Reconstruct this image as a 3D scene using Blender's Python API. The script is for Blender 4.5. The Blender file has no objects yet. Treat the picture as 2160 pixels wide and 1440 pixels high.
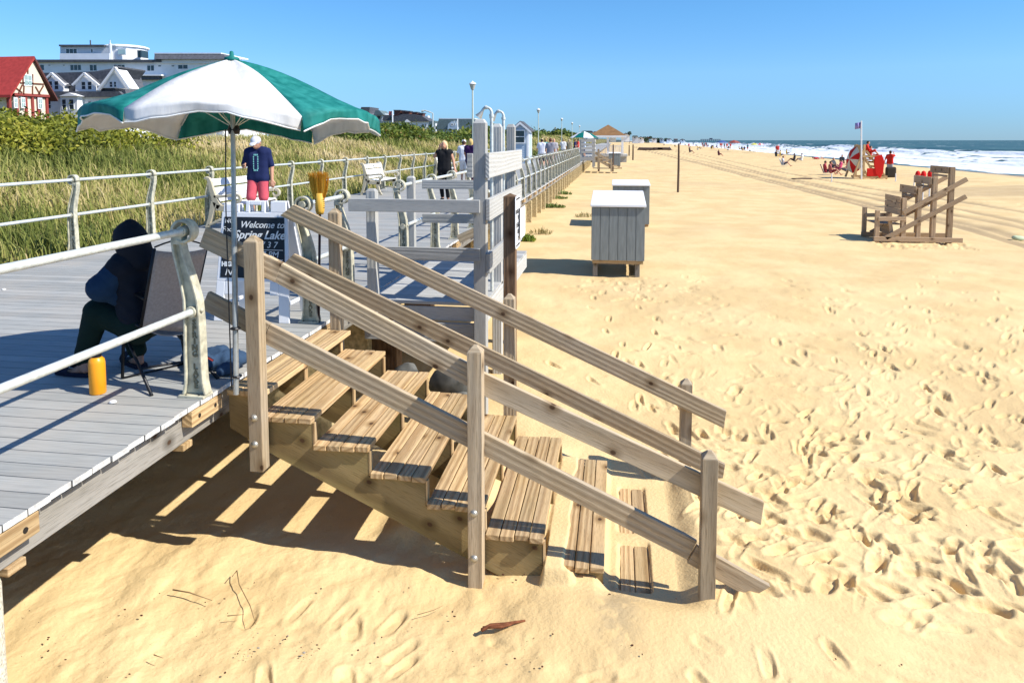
import bpy, math, random
import numpy as np
from mathutils import Vector, Matrix
random.seed(7); rng = np.random.default_rng(7)
scene = bpy.context.scene
COL = scene.collection
# ------------------------------------------------------------------ camera
FPX, CXP, CYP, EYE = 1500.0, 1080.0, 416.0, 1.65        # focal length in photo pixels, principal point, eye height over the deck
PITCH, YAW = math.radians(4.574), math.radians(8.318)
cam = bpy.data.objects.new('camera', bpy.data.cameras.new('camera')); COL.objects.link(cam)
cam.location = (0, 0, EYE)
cam.rotation_euler = (math.pi/2 - PITCH, 0, YAW)
cam.data.sensor_width = 36; cam.data.lens = FPX/2160*36
cam.data.shift_y = -(720-CYP)/2160
cam.data.clip_start = .05; cam.data.clip_end = 30000
scene.camera = cam
# ------------------------------------------------------------------ light
SUN = np.array([1.0, -.21, 1.0]); SUN /= np.linalg.norm(SUN)
EL = math.asin(SUN[2]); AZ = math.atan2(SUN[1], SUN[0])
sl = bpy.data.lights.new('sun', 'SUN'); sl.energy = 5.0; sl.angle = math.radians(.5); sl.color = (1, .95, .87)
so = bpy.data.objects.new('sun', sl); COL.objects.link(so)
so.rotation_euler = Vector(SUN).to_track_quat('Z', 'Y').to_euler(); so.location = (20, -5, 30)
world = bpy.data.worlds.new('World'); scene.world = world; world.use_nodes = True
wn = world.node_tree; bg = wn.nodes['Background']
sky = wn.nodes.new('ShaderNodeTexSky'); sky.sky_type = 'NISHITA'; sky.sun_disc = False
sky.sun_elevation = EL; sky.sun_rotation = math.pi/2 - AZ
sky.air_density = 1.0; sky.dust_density = .0; sky.ozone_density = 6.0; sky.altitude = 0
tint = wn.nodes.new('ShaderNodeMix'); tint.data_type = 'RGBA'; tint.blend_type = 'MULTIPLY'; tint.inputs['Factor'].default_value = 1; tint.inputs['B'].default_value = (.86, .90, 1.16, 1)
wn.links.new(sky.outputs[0], tint.inputs['A'])
wtc = wn.nodes.new('ShaderNodeTexCoord'); wsp = wn.nodes.new('ShaderNodeSeparateXYZ'); wrp = wn.nodes.new('ShaderNodeValToRGB'); wm = wn.nodes.new('ShaderNodeMix'); wm.data_type = 'RGBA'; wm.blend_type = 'MULTIPLY'; wm.inputs['Factor'].default_value = 1
we = wrp.color_ramp.elements; we.new(.03); we.new(.09); we.new(.17)                  # clear air low over the horizon
for q_, (t_, c_) in zip(we, ((0, (.38, .60, .78)), (.03, (.46, .70, .84)), (.09, (.70, .93, .92)), (.17, (.66, 1.0, .95)), (1, (.85, 1, 1)))): q_.position = t_; q_.color = (*c_, 1)
wn.links.new(wtc.outputs['Generated'], wsp.inputs[0]); wn.links.new(wsp.outputs['Z'], wrp.inputs[0]); wn.links.new(tint.outputs['Result'], wm.inputs['A']); wn.links.new(wrp.outputs[0], wm.inputs['B']); wn.links.new(wm.outputs['Result'], bg.inputs[0]); bg.inputs[1].default_value = .115
scene.view_settings.view_transform = 'Standard'; scene.view_settings.look = 'None'
scene.view_settings.exposure = .42; scene.view_settings.gamma = 1
# ------------------------------------------------------------------ pixel -> world measuring (photo pixels 2160x1440)
_fw = np.array([-math.sin(YAW)*math.cos(PITCH), math.cos(YAW)*math.cos(PITCH), -math.sin(PITCH)])
_r = np.array([math.cos(YAW), math.sin(YAW), 0]); _u = np.cross(_r, _fw)
def ray(x, y): return _r*(x-CXP)/FPX + _u*(CYP-y)/FPX + _fw
C0 = np.array([0, 0, EYE])
def atz(x, y, z=0): d = ray(x, y); return C0 + d*(z-EYE)/d[2]
def atx(x, y, X): d = ray(x, y); return C0 + d*X/d[0]
def aty(x, y, Y): d = ray(x, y); return C0 + d*Y/d[1]
# ------------------------------------------------------------------ mesh helpers
def V(*a): return np.array(a, float)
def unit(v): v = np.asarray(v, float); return v/(np.linalg.norm(v)+1e-12)
class MB:
    def __init__(s): s.v = []; s.f = []; s.g = []; s.r = []; s.m = []; s.n = 0
    def add(s, v, f, gc=None, mi=0, rnd=None):
        v = np.asarray(v, float).reshape(-1, 3)
        s.v.append(v); s.g.append(v if gc is None else np.asarray(gc, float))
        s.r.append(np.full(len(v), random.random() if rnd is None else rnd))
        s.f += [tuple(i+s.n for i in q) for q in f]; s.m += [mi]*len(f); s.n += len(v); return s
    def beam(s, p0, p1, w, h, up=(0, 0, 1), mi=0, cut0=0, cut1=0, rnd=None):
        """board from p0 to p1; w across, h along 'up'; cut = how far the end faces lean along the axis"""
        p0 = V(*p0); p1 = V(*p1); L = np.linalg.norm(p1-p0); a = (p1-p0)/L
        up = np.asarray(up, float); b = unit(np.cross(a, up)); c = np.cross(b, a)
        o = V(random.random()*9, random.uniform(-.3, .3), random.uniform(-.3, .3)); vs = []; gs = []
        for t in (0, 1):
            for i, j in ((-1, -1), (1, -1), (1, 1), (-1, 1)):
                e = (cut0 if t == 0 else cut1)*j*h/2
                vs.append(p0+a*(L*t+e)+b*i*w/2+c*j*h/2); gs.append(o+V(L*t+e, i*w/2, j*h/2))
        s.add(vs, [(3, 2, 1, 0), (4, 5, 6, 7), (0, 1, 5, 4), (1, 2, 6, 5), (2, 3, 7, 6), (3, 0, 4, 7)], gs, mi, rnd); return s
    def box(s, lo, hi, mi=0, rnd=None):
        lo = V(*lo); hi = V(*hi); c = (lo+hi)/2; d = hi-lo
        ax = int(np.argmax(d)); e = np.zeros(3); e[ax] = d[ax]/2
        up = (0, 0, 1) if ax != 2 else (0, 1, 0)
        wi = {0: (d[1], d[2]), 1: (d[0], d[2]), 2: (d[0], d[1])}[ax]
        return s.beam(c-e, c+e, wi[0], wi[1], up, mi, rnd=rnd)
    def tube(s, pts, rad, n=10, mi=0, closed=False, caps=True):
        pts = [V(*p) for p in pts]; k = len(pts)
        rad = [rad]*k if np.isscalar(rad) else rad
        t = [unit(pts[(i+1) % k if closed else min(i+1, k-1)]-pts[(i-1) % k if closed else max(i-1, 0)]) for i in range(k)]
        ref = V(0, 0, 1) if abs(t[0][2]) < .9 else V(1, 0, 0)
        u = unit(np.cross(t[0], ref)); vs = []; gs = []; L = 0
        for i in range(k):
            u = unit(u-t[i]*np.dot(u, t[i])); w = np.cross(t[i], u)
            if i: L += np.linalg.norm(pts[i]-pts[i-1])
            for j in range(n):
                an = 2*math.pi*j/n; vs.append(pts[i]+(u*math.cos(an)+w*math.sin(an))*rad[i]); gs.append((L, rad[i]*math.cos(an), rad[i]*math.sin(an)))
        f = []
        for i in range(k if closed else k-1):
            i2 = (i+1) % k
            for j in range(n): j2 = (j+1) % n; f.append((i*n+j, i*n+j2, i2*n+j2, i2*n+j))
        if caps and not closed: f += [tuple(range(n))[::-1], tuple((k-1)*n+j for j in range(n))]
        s.add(vs, f, gs, mi); return s
    def lathe(s, c, prof, n=20, axis=(0, 0, 1), mi=0):
        axis = unit(axis); return s.tube([V(*c)+axis*z for r, z in prof], [max(r, 1e-4) for r, z in prof], n, mi) if abs(axis[2]) < .99 else s._lz(c, prof, n, mi)
    def _lz(s, c, prof, n, mi):
        vs = [V(*c)+V(r*math.cos(2*math.pi*j/n), r*math.sin(2*math.pi*j/n), z) for r, z in prof for j in range(n)]
        f = [(i*n+j, i*n+(j+1) % n, (i+1)*n+(j+1) % n, (i+1)*n+j) for i in range(len(prof)-1) for j in range(n)]
        f += [tuple(range(n))[::-1], tuple((len(prof)-1)*n+j for j in range(n))]
        s.add(vs, f, None, mi); return s
    def prism(s, poly, d, mi=0):
        """poly: list of 3D points in a plane, extruded by vector d"""
        p = np.array([V(*q) for q in poly]); n = len(p); d = V(*d)
        s.add(np.vstack([p, p+d]), [tuple(range(n))[::-1], tuple(range(n, 2*n))]+[(i, (i+1) % n, n+(i+1) % n, n+i) for i in range(n)], None, mi); return s
    def ribbon(s, path, wid, depth, org, ux, uz, uy, mi=0):
        """thick 2D stroke (path in ux/uz plane) extruded +-depth/2 along uy"""
        P = np.array(path, float); k = len(P); wid = [wid]*k if np.isscalar(wid) else wid
        org, ux, uz, uy = map(lambda q: np.asarray(q, float), (org, ux, uz, uy)); vs = []
        for i in range(k):
            t = P[min(i+1, k-1)]-P[max(i-1, 0)]; t = t/(np.linalg.norm(t)+1e-9); nn = np.array([-t[1], t[0]])
            for sd in (-1, 1):
                q = P[i]+nn*sd*wid[i]/2
                for e in (-1, 1): vs.append(org+ux*q[0]+uz*q[1]+uy*e*depth/2)
        f = [(0, 1, 3, 2), ((k-1)*4+2, (k-1)*4+3, (k-1)*4+1, (k-1)*4)]
        for i in range(k-1):
            a = i*4; b = a+4; f += [(a, b, b+1, a+1), (a+2, a+3, b+3, b+2), (a, a+2, b+2, b), (a+1, b+1, b+3, a+3)]
        s.add(vs, f, None, mi); return s
    def blob(s, c, r, n=10, mi=0):
        c = V(*c); r = V(*r) if not np.isscalar(r) else V(r, r, r); vs = []; f = []; m = max(5, n//2+1)
        for i in range(m+1):
            ph = math.pi*i/m
            for j in range(n): th = 2*math.pi*j/n; vs.append(c+r*V(math.sin(ph)*math.cos(th), math.sin(ph)*math.sin(th), math.cos(ph)))
        for i in range(m):
            for j in range(n): j2 = (j+1) % n; f.append((i*n+j, (i+1)*n+j, (i+1)*n+j2, i*n+j2))
        s.add(vs, f, None, mi); return s
    def build(s, name, mats, parent=None, smooth=False, bevel=0, local=False, recalc=True):
        v = np.vstack(s.v) if s.v else np.zeros((0, 3))
        if parent is not None and not local:
            q = parent
            while q is not None: v = v-np.array(q.location); q = q.parent
        me = bpy.data.meshes.new(name); me.from_pydata(v.tolist(), [], s.f); me.update()
        a = me.attributes.new('gc', 'FLOAT_VECTOR', 'POINT'); a.data.foreach_set('vector', np.vstack(s.g).astype(np.float32).ravel())
        a = me.attributes.new('rnd', 'FLOAT', 'POINT'); a.data.foreach_set('value', np.concatenate(s.r).astype(np.float32))
        if not isinstance(mats, (list, tuple)): mats = [mats]
        for m in mats: me.materials.append(m)
        if len(mats) > 1: me.polygons.foreach_set('material_index', s.m)
        if recalc:
            import bmesh
            bm = bmesh.new(); bm.from_mesh(me); bmesh.ops.recalc_face_normals(bm, faces=bm.faces); bm.to_mesh(me); bm.free()
        if smooth: me.shade_smooth()
        o = bpy.data.objects.new(name, me); COL.objects.link(o)
        if parent is not None: o.parent = parent
        if smooth == 'auto':
            me.set_sharp_from_angle(angle=math.radians(38))
        if bevel:
            b = o.modifiers.new('bevel', 'BEVEL'); b.width = bevel; b.segments = 2; b.limit_method = 'ANGLE'; b.angle_limit = math.radians(50)
        return o
def tag(o, label=None, cat=None, group=None, kind=None):
    for k, v in (('label', label), ('category', cat), ('group', group), ('kind', kind)):
        if v: o[k] = v
    return o
def thing(name, label, cat, loc=(0, 0, 0), group=None, rz=0):
    o = bpy.data.objects.new(name, None); COL.objects.link(o); o.empty_display_size = .1
    o.location = tuple(float(c) for c in loc); o.rotation_euler = (0, 0, rz); return tag(o, label, cat, group)
def copy_tree(o, parent=None):
    c = o.copy(); COL.objects.link(c); c.parent = parent
    for ch in list(o.children): copy_tree(ch, c)
    return c
# ------------------------------------------------------------------ materials
def mat(name, col, rough=.7, metal=0, spec=.4, noise=0, nscale=8, bump=0, emit=0, coords='gc', ndist=(1, 1, 1), col2=None, sheen=0, transl=0):
    m = bpy.data.materials.new(name); m.use_nodes = True; nt = m.node_tree; p = nt.nodes['Principled BSDF']
    p.inputs['Base Color'].default_value = (*col, 1); p.inputs['Roughness'].default_value = rough; p.inputs['Metallic'].default_value = metal
    p.inputs['Specular IOR Level'].default_value = spec
    if noise or bump:
        at = nt.nodes.new('ShaderNodeAttribute'); at.attribute_name = coords
        mp = nt.nodes.new('ShaderNodeMapping'); mp.inputs['Scale'].default_value = ndist
        nz = nt.nodes.new('ShaderNodeTexNoise'); nz.inputs['Scale'].default_value = nscale; nz.inputs['Detail'].default_value = 6
        nt.links.new(at.outputs['Vector'], mp.inputs[0]); nt.links.new(mp.outputs[0], nz.inputs['Vector'])
        if noise:
            mx = nt.nodes.new('ShaderNodeMix'); mx.data_type = 'RGBA'
            c2 = col2 or tuple(c*(1-noise) for c in col); c1 = col if col2 else tuple(min(1, c*(1+noise*.6)) for c in col)
            mx.inputs['A'].default_value = (*c1, 1); mx.inputs['B'].default_value = (*c2, 1)
            rp = nt.nodes.new('ShaderNodeMapRange'); rp.inputs['From Min'].default_value = .35; rp.inputs['From Max'].default_value = .65
            nt.links.new(nz.outputs['Fac'], rp.inputs[0]); nt.links.new(rp.outputs[0], mx.inputs['Factor']); nt.links.new(mx.outputs['Result'], p.inputs['Base Color'])
        if bump:
            bp = nt.nodes.new('ShaderNodeBump'); bp.inputs['Strength'].default_value = bump; bp.inputs['Distance'].default_value = .01
            nt.links.new(nz.outputs['Fac'], bp.inputs['Height']); nt.links.new(bp.outputs[0], p.inputs['Normal'])
    if transl:
        out = nt.nodes['Material Output']; tr = nt.nodes.new('ShaderNodeBsdfTranslucent'); ms = nt.nodes.new('ShaderNodeMixShader')
        ms.inputs[0].default_value = transl
        src = p.inputs['Base Color'].links
        if src: nt.links.new(src[0].from_socket, tr.inputs[0])
        else: tr.inputs[0].default_value = (*col, 1)
        nt.links.new(p.outputs[0], ms.inputs[1]); nt.links.new(tr.outputs[0], ms.inputs[2]); nt.links.new(ms.outputs[0], out.inputs[0])
    return m
def wood(name, light, dark, grey=(.3, .28, .25), ring=20, greyamt=.5, ringamt=.6, knots=True, green=0):
    m = bpy.data.materials.new(name); m.use_nodes = True; nt = m.node_tree; N = nt.nodes.new; L = nt.links.new; p = nt.nodes['Principled BSDF']
    p.inputs['Roughness'].default_value = .8; p.inputs['Specular IOR Level'].default_value = .2
    at = N('ShaderNodeAttribute'); at.attribute_name = 'gc'; rd = N('ShaderNodeAttribute'); rd.attribute_name = 'rnd'
    cb = N('ShaderNodeCombineXYZ')
    mu = N('ShaderNodeMath'); mu.operation = 'MULTIPLY'; mu.inputs[1].default_value = 7.3; L(rd.outputs['Fac'], mu.inputs[0]); L(mu.outputs[0], cb.inputs[0])
    ad = N('ShaderNodeVectorMath'); L(at.outputs['Vector'], ad.inputs[0]); L(cb.outputs[0], ad.inputs[1])
    def mapped(sc):
        mp = N('ShaderNodeMapping'); mp.inputs['Scale'].default_value = sc; L(ad.outputs[0], mp.inputs[0]); return mp
    def noise(sc, s, d=4, dist=0):
        n = N('ShaderNodeTexNoise'); n.inputs['Scale'].default_value = s; n.inputs['Detail'].default_value = d; n.inputs['Distortion'].default_value = dist
        L(mapped(sc).outputs[0], n.inputs['Vector']); return n
    wv = N('ShaderNodeTexWave'); wv.wave_type = 'RINGS'; wv.rings_direction = 'X'; wv.inputs['Scale'].default_value = ring
    wv.inputs['Distortion'].default_value = 13; wv.inputs['Detail'].default_value = 3; wv.inputs['Detail Scale'].default_value = .16; wv.inputs['Detail Roughness'].default_value = .45
    L(mapped((.14, 1, 1)).outputs[0], wv.inputs['Vector'])
    fine = noise((1, 26, 26), 9, 5); big = noise((.7, 3, 3), 2.4, 3)
    def mix(a, b, fac, t='MIX'):
        x = N('ShaderNodeMix'); x.data_type = 'RGBA'; x.blend_type = t
        for s, k in ((a, 'A'), (b, 'B')):
            if isinstance(s, tuple): x.inputs[k].default_value = (*s, 1)
            else: L(s, x.inputs[k])
        if isinstance(fac, float): x.inputs['Factor'].default_value = fac
        else: L(fac, x.inputs['Factor'])
        return x.outputs['Result']
    def mr(s, a, b, c=0, d=1):
        q = N('ShaderNodeMapRange'); q.inputs[1].default_value = a; q.inputs[2].default_value = b; q.inputs[3].default_value = c; q.inputs[4].default_value = d; L(s, q.inputs[0]); return q.outputs[0]
    c = mix(light, dark, mr(wv.outputs['Fac'], .35, .95, 0, ringamt))
    c = mix(c, grey, mr(big.outputs['Fac'], .38, .62, greyamt*.35, greyamt))
    c = mix(c, tuple(q*.55 for q in dark), mr(fine.outputs['Fac'], .52, .75, 0, .7))
    if green: c = mix(c, (.17, .17, .05), mr(noise((.5, 1, 1), 3, 2).outputs['Fac'], .45, .7, 0, green))
    if knots:
        vo = N('ShaderNodeTexVoronoi'); vo.voronoi_dimensions = '2D'; vo.inputs['Scale'].default_value = 2.7
        sp = N('ShaderNodeSeparateXYZ'); L(ad.outputs[0], sp.inputs[0]); yz = N('ShaderNodeMath'); L(sp.outputs[1], yz.inputs[0]); L(sp.outputs[2], yz.inputs[1]); cv = N('ShaderNodeCombineXYZ'); xs = N('ShaderNodeMath'); xs.operation = 'MULTIPLY'; xs.inputs[1].default_value = .75; L(sp.outputs[0], xs.inputs[0]); L(xs.outputs[0], cv.inputs[0]); L(yz.outputs[0], cv.inputs[1]); L(cv.outputs[0], vo.inputs['Vector'])
        c = mix(c, tuple(q*.7 for q in dark), mr(vo.outputs['Distance'], .06, .16, .7, 0)); c = mix(c, (.06, .03, .015), mr(vo.outputs['Distance'], .028, .05, .9, 0))
    br = N('ShaderNodeHueSaturation'); L(c, br.inputs['Color']); L(mr(rd.outputs['Fac'], 0, 1, .8, 1.18), br.inputs['Value'])
    L(br.outputs[0], p.inputs['Base Color'])
    bp = N('ShaderNodeBump'); bp.inputs['Strength'].default_value = .5; bp.inputs['Distance'].default_value = .004
    am = N('ShaderNodeMath'); L(fine.outputs['Fac'], am.inputs[0]); L(wv.outputs['Fac'], am.inputs[1]); L(am.outputs[0], bp.inputs['Height']); L(bp.outputs[0], p.inputs['Normal'])
    return m
M = {}
M['stair'] = wood('weathered pine', (.60, .41, .20), (.31, .17, .06), (.44, .35, .24), 9, .32, .75, green=.12)
M['rail'] = wood('greyed pine', (.53, .405, .25), (.27, .175, .09), (.42, .355, .265), 9, .65, .6, green=.08)
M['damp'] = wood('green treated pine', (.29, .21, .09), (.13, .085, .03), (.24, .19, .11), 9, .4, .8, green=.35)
M['beam'] = wood('silvered beam', (.26, .24, .20), (.13, .115, .09), (.38, .36, .33), 10, .6, .6)
M['greywood'] = wood('grey stained wood', (.43, .425, .395), (.35, .345, .32), (.46, .455, .425), 10, .5, .14, knots=False)
M['brown'] = wood('brown post', (.22, .13, .07), (.10, .05, .025), (.2, .15, .1), 12, .4, .6)
M['stand'] = wood('lifeguard chair wood', (.47, .33, .20), (.28, .18, .10), (.42, .32, .22), 10, .5, .4)
M['pipe'] = mat('galvanised pipe', (.66, .69, .65), .42, .25, .5, .16, 30, .05, coords='gc')
M['cast'] = mat('sand coloured cast iron', (.54, .51, .38), .55, .0, .4, .3, 18, .25)
M['letter'] = mat('dark cast letters', (.20, .185, .12), .8)  # darker than the posts so the raised letters stand out
M['concrete'] = mat('pebbled concrete', (.62, .57, .44), .9, 0, .2, .45, 90, .6)
M['pile'] = mat('yellowish timber pile', (.56, .45, .25), .9, 0, .2, .35, 20, .3)
M['white'] = mat('white paint', (.78, .79, .80), .55, 0, .4, .06, 3)
M['plastic'] = mat('white plastic', (.80, .81, .83), .35, 0, .5)
M['black'] = mat('black board', (.012, .014, .018), .45)
M['chalk'] = mat('chalk white', (.75, .78, .78), .9)
M['bolt'] = mat('zinc bolt', (.5, .48, .42), .45, .7)
M['blackmetal'] = mat('black metal', (.02, .02, .022), .4, .5)
M['glass'] = mat('window glass', (.03, .05, .06), .08, 0, .6)
M['bolthole'] = mat('dark hole', (.02, .015, .01), .9)
def attrmat(name, stops, rough=.8, transl=0, attr='rnd'):
    m = mat(name, (.5, .5, .5), rough, 0, .25); nt = m.node_tree; p = nt.nodes['Principled BSDF']
    a = nt.nodes.new('ShaderNodeAttribute'); a.attribute_name = attr; r = nt.nodes.new('ShaderNodeValToRGB')
    e = r.color_ramp.elements
    while len(e) < len(stops): e.new(.5)
    for q, (t, c) in zip(e, stops): q.position = t; q.color = (*c, 1)
    nt.links.new(a.outputs['Fac'], r.inputs[0]); nt.links.new(r.outputs[0], p.inputs['Base Color'])
    if transl:
        tr = nt.nodes.new('ShaderNodeBsdfTranslucent'); ms = nt.nodes.new('ShaderNodeMixShader'); ms.inputs[0].default_value = transl
        nt.links.new(r.outputs[0], tr.inputs[0]); nt.links.new(p.outputs[0], ms.inputs[1]); nt.links.new(tr.outputs[0], ms.inputs[2]); nt.links.new(ms.outputs[0], nt.nodes['Material Output'].inputs[0])
    return m
# ------------------------------------------------------------------ value noise for terrain
_T = rng.random((256, 256)).astype(np.float64)
def vn(x, y):
    xi = np.floor(x).astype(int); yi = np.floor(y).astype(int); fx = x-xi; fy = y-yi
    fx = fx*fx*(3-2*fx); fy = fy*fy*(3-2*fy)
    g = lambda a, b: _T[a & 255, b & 255]
    return (g(xi, yi)*(1-fx)+g(xi+1, yi)*fx)*(1-fy)+(g(xi, yi+1)*(1-fx)+g(xi+1, yi+1)*fx)*fy
def fbm(x, y, o=4): return sum(vn(x*2**k+k*17.3, y*2**k+k*9.1)*.5**k for k in range(o))/(2-.5**(o-1))-.5
def ss(a, b, x): t = np.clip((x-a)/(b-a), 0, 1); return t*t*(3-2*t)
def grid_obj(name, X, Y, Z, m, attrs={}, mask=None, smooth=True):
    nr, nc = X.shape; v = np.stack([X, Y, Z], -1).reshape(-1, 3).astype(np.float32)
    i = np.arange(nr*nc).reshape(nr, nc); q = np.stack([i[:-1, :-1], i[:-1, 1:], i[1:, 1:], i[1:, :-1]], -1).reshape(-1, 4)
    if mask is not None: q = q[mask[:-1, :-1].ravel()]
    me = bpy.data.meshes.new(name); me.vertices.add(len(v)); me.vertices.foreach_set('co', v.ravel())
    me.loops.add(len(q)*4); me.loops.foreach_set('vertex_index', q.astype(np.int32).ravel())
    me.polygons.add(len(q)); me.polygons.foreach_set('loop_start', (np.arange(len(q))*4).astype(np.int32)); me.update()
    for k, a in attrs.items():
        t = me.attributes.new(k, 'FLOAT', 'POINT'); t.data.foreach_set('value', a.astype(np.float32).ravel())
    me.materials.append(m); 
    if smooth: me.shade_smooth()
    o = bpy.data.objects.new(name, me); COL.objects.link(o); return o
def raw_mesh(name, v, q, m, rnd=None, nper=4):
    """fast mesh of many equal polygons"""
    me = bpy.data.meshes.new(name); v = np.asarray(v, np.float32); q = np.asarray(q, np.int32)
    me.vertices.add(len(v)); me.vertices.foreach_set('co', v.ravel()); me.loops.add(q.size); me.loops.foreach_set('vertex_index', q.ravel())
    me.polygons.add(len(q)); me.polygons.foreach_set('loop_start', (np.arange(len(q))*nper).astype(np.int32)); me.update()
    if rnd is not None: t = me.attributes.new('rnd', 'FLOAT', 'POINT'); t.data.foreach_set('value', np.asarray(rnd, np.float32))
    me.materials.append(m); o = bpy.data.objects.new(name, me); COL.objects.link(o); return o

# ================================================================== SETTING
# stairs run in +x from the deck edge; boardwalk runs along +y
TREADS = [(-2.375+.39*(n-1), -.03-.174*n) for n in range(9)]        # left edge, top z of each tread
SY0, SY1 = 4.37, 5.93                                              # near and far ends of the treads
# --- beach
def beach_z(x, y):
    z = -1.22 + .27*ss(4.5, 13, y)
    z = z + .10*fbm(x*.35+3, y*.35) + .05*fbm(x*1.1, y*1.1+9) + .03*fbm(x*.06, y*.06)*ss(10, 40, y)
    z = z - .25*ss(18, 34, x-y*.05)*ss(10, 30, y) + .18*np.exp(-((x-y*.05-21)/3.)**2)*ss(14, 30, y)
    z = z - 1.1*ss(27, 46, x-np.clip(y, 0, 900)*.012)
    z = z - .11*np.maximum(0, x-44)
    return z
def make_beach():
    r = [1.6]
    while r[-1] < 2600: r.append(r[-1]+min(60, max(.011, .00042*r[-1]**2)))
    r = np.array(r); th = np.radians(np.concatenate([np.linspace(-64, -42, 90), np.linspace(-41.9, 32, 1180), np.linspace(32.4, 78, 110)]))
    R, T = np.meshgrid(r, th, indexing='ij'); X = R*np.sin(T); Y = R*np.cos(T); Z = beach_z(X, Y)
    near = ss(26, 10, R)
    # trampled, lumpy foreground
    lump = fbm(X*3.1+5, Y*2.3, 4)
    Z += near*(.085*lump*ss(1.6, -.2, X-(Y-4)*.4)*ss(5.4, 4.2, Y)+.022*fbm(X*5, Y*5+3, 3)+.03*np.minimum(0, fbm(X*2.2+40, Y*2.2, 2)+.1))
    rip = np.sin((X*.45+Y*1.25+.5*fbm(X*.8, Y*.8))*38); Z += near*.0075*rip*ss(.4, 1.3, X)*ss(5.0, 4.2, Y)*(.4+1.2*np.clip(fbm(X*1.1, Y*1.1)+.4, 0, 1))
    # wind-blown bank of sand that buries the lower treads
    sx = np.clip((X+.05)/1.0, -1.2, 1)
    inst = ss(SY0+.12, SY0+.5, Y+.25*fbm(X*2, Y*2))*ss(SY1+.6, SY1-.1, Y)
    for n, (lo, hi) in {3: (-1.62, -1.22), 4: (-1.22, -.85), 5: (-.82, -.44), 6: (-.44, -.05), 7: (-.06, .36)}.items():
        pass
    nose = -.03-.446*(X+2.77)                                          # line through the tread fronts
    bank = nose-.015-.05*ss(-.4, -1.6, X)+.05*fbm(X*3, Y*2.2, 3)
    foot = ss(-.75, -.25, X)*ss(2.2, 1.0, X)*ss(3.5, 4.2, Y)*ss(7.5, 6.2, Y); basin = ss(-.12, .0, X)*ss(.62, .42, X)*ss(4.1, 4.4, Y)*ss(6.3, 5.8, Y); Z = Z*(1-foot)+(-1.145-.085*basin+.03*fbm(X*2, Y*2))*foot
    w = inst*ss(-1.75, -.9, X)*ss(1.0, .0, X)
    hb = np.maximum(Z, np.minimum(bank, Z+.55)*w+Z*(1-w))
    Z = np.where(Y < 8, hb, Z)
    # tread 6 and 7 are blanketed, their middle planks swept free
    for n, lo, hi, s0, s1 in ((6, -.43, -.045, -.42, -.28), (7, -.04, .345, -.03, .10), (7, .0, .345, .24, .36)):
        zt = TREADS[n][1]+.012
        mk = ss(s0-.04, s0, X)*ss(s1+.05, s1, X+.06*fbm(X*6, Y*5))*ss(SY0-.10, SY0-.03, Y)*ss(SY1+.1, SY1, Y)
        Z = np.maximum(Z, zt*mk+(Z)*(1-mk)-.0) if n == 6 else np.where(mk > .02, np.maximum(Z, (zt-.004+.02*fbm(X*7, Y*6))*mk+Z*(1-mk)), Z)
    for n in (5, 6, 7):                                                # keep the swept planks clear of the sand
        x0 = TREADS[n][0]; zt = TREADS[n][1]
        a, b = {5: (x0+.03, x0+.385), 6: (x0+.13, x0+.385), 7: (x0+.08, x0+.29)}[n]
        e = .05*fbm(X*5+n, Y*4, 3)
        mk = ss(a-.02+e, a+.03+e, X)*ss(b+.02, b-.005, X)*ss(SY0-.05, SY0, Y)*ss(SY1+.05, SY1, Y)
        if n == 7: mk = mk*np.clip(ss(4.40, 4.46, Y)*ss(5.0, 4.92, Y+e)+ss(5.08, 5.16, Y+e)*ss(5.85, 5.75, Y), 0, 1)
        Z = np.where(mk > 0, np.minimum(Z, (zt-(.018 if n == 7 else .035))*mk+Z*(1-mk)), Z)
    # footprints
    dth_all = th
    def stamp(px, py, ang, ln, wd, dep):
        rr = math.hypot(px, py); tt = math.atan2(px, py); a = ln*.9+.06
        i0, i1 = np.searchsorted(r, [rr-a, rr+a]); j0, j1 = np.searchsorted(th, [tt-a/rr, tt+a/rr])
        if i1-i0 < 2 or j1-j0 < 2: return
        S = np.s_[i0:i1, j0:j1]; dx = X[S]-px; dy = Y[S]-py
        u = dx*math.cos(ang)+dy*math.sin(ang); v = -dx*math.sin(ang)+dy*math.cos(ang)
        v = v+.12*u*u/ln
        wv = wd*(1-.25*np.cos(u/ln*3.0))
        d = np.sqrt((u/(ln/2))**2+(v/(wv/2))**2)
        dep = dep*(.95-.45*float(np.clip((rr-6)/8, 0, 1)))
        Z[S] += -dep*ss(1.1, .62, d)*(1+.35*np.sin(u/ln*5))+dep*.28*np.exp(-((d-1.25)/.22)**2)
    R2 = np.random.default_rng(3)
    def walk(x0, y0, x1, y1, dep=.035, step=.62):
        L = math.hypot(x1-x0, y1-y0); n = int(L/step); a = math.atan2(y1-y0, x1-x0)
        for k in range(n):
            t = (k+.5)/n; o = .09*(1 if k % 2 else -1)+R2.normal(0, .05)
            x = x0+(x1-x0)*t-math.sin(a)*o; y = y0+(y1-y0)*t+math.cos(a)*o
            stamp(x, y, a+R2.normal(0, .16), R2.uniform(.20, .285), R2.uniform(.08, .115), dep*R2.uniform(.35, 1.25))
    for k in range(20):
        walk(R2.uniform(.6, 1.5), R2.uniform(4.5, 6.3), R2.uniform(3.5, 12), R2.uniform(3.2, 17), R2.uniform(.018, .034))
    for k in range(5): walk(.9+R2.normal(0, .2), 5.2, R2.uniform(-1.0, .6), R2.uniform(8, 15), .035)
    for k in range(5): walk(R2.uniform(2.5, 4.2), 3.0, R2.uniform(3.2, 6.5), R2.uniform(9, 16), .032)
    for k in range(7): walk(R2.uniform(-1, 1), 7.5+k*.8, R2.uniform(1.5, 4), 7+k, .028)
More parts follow.
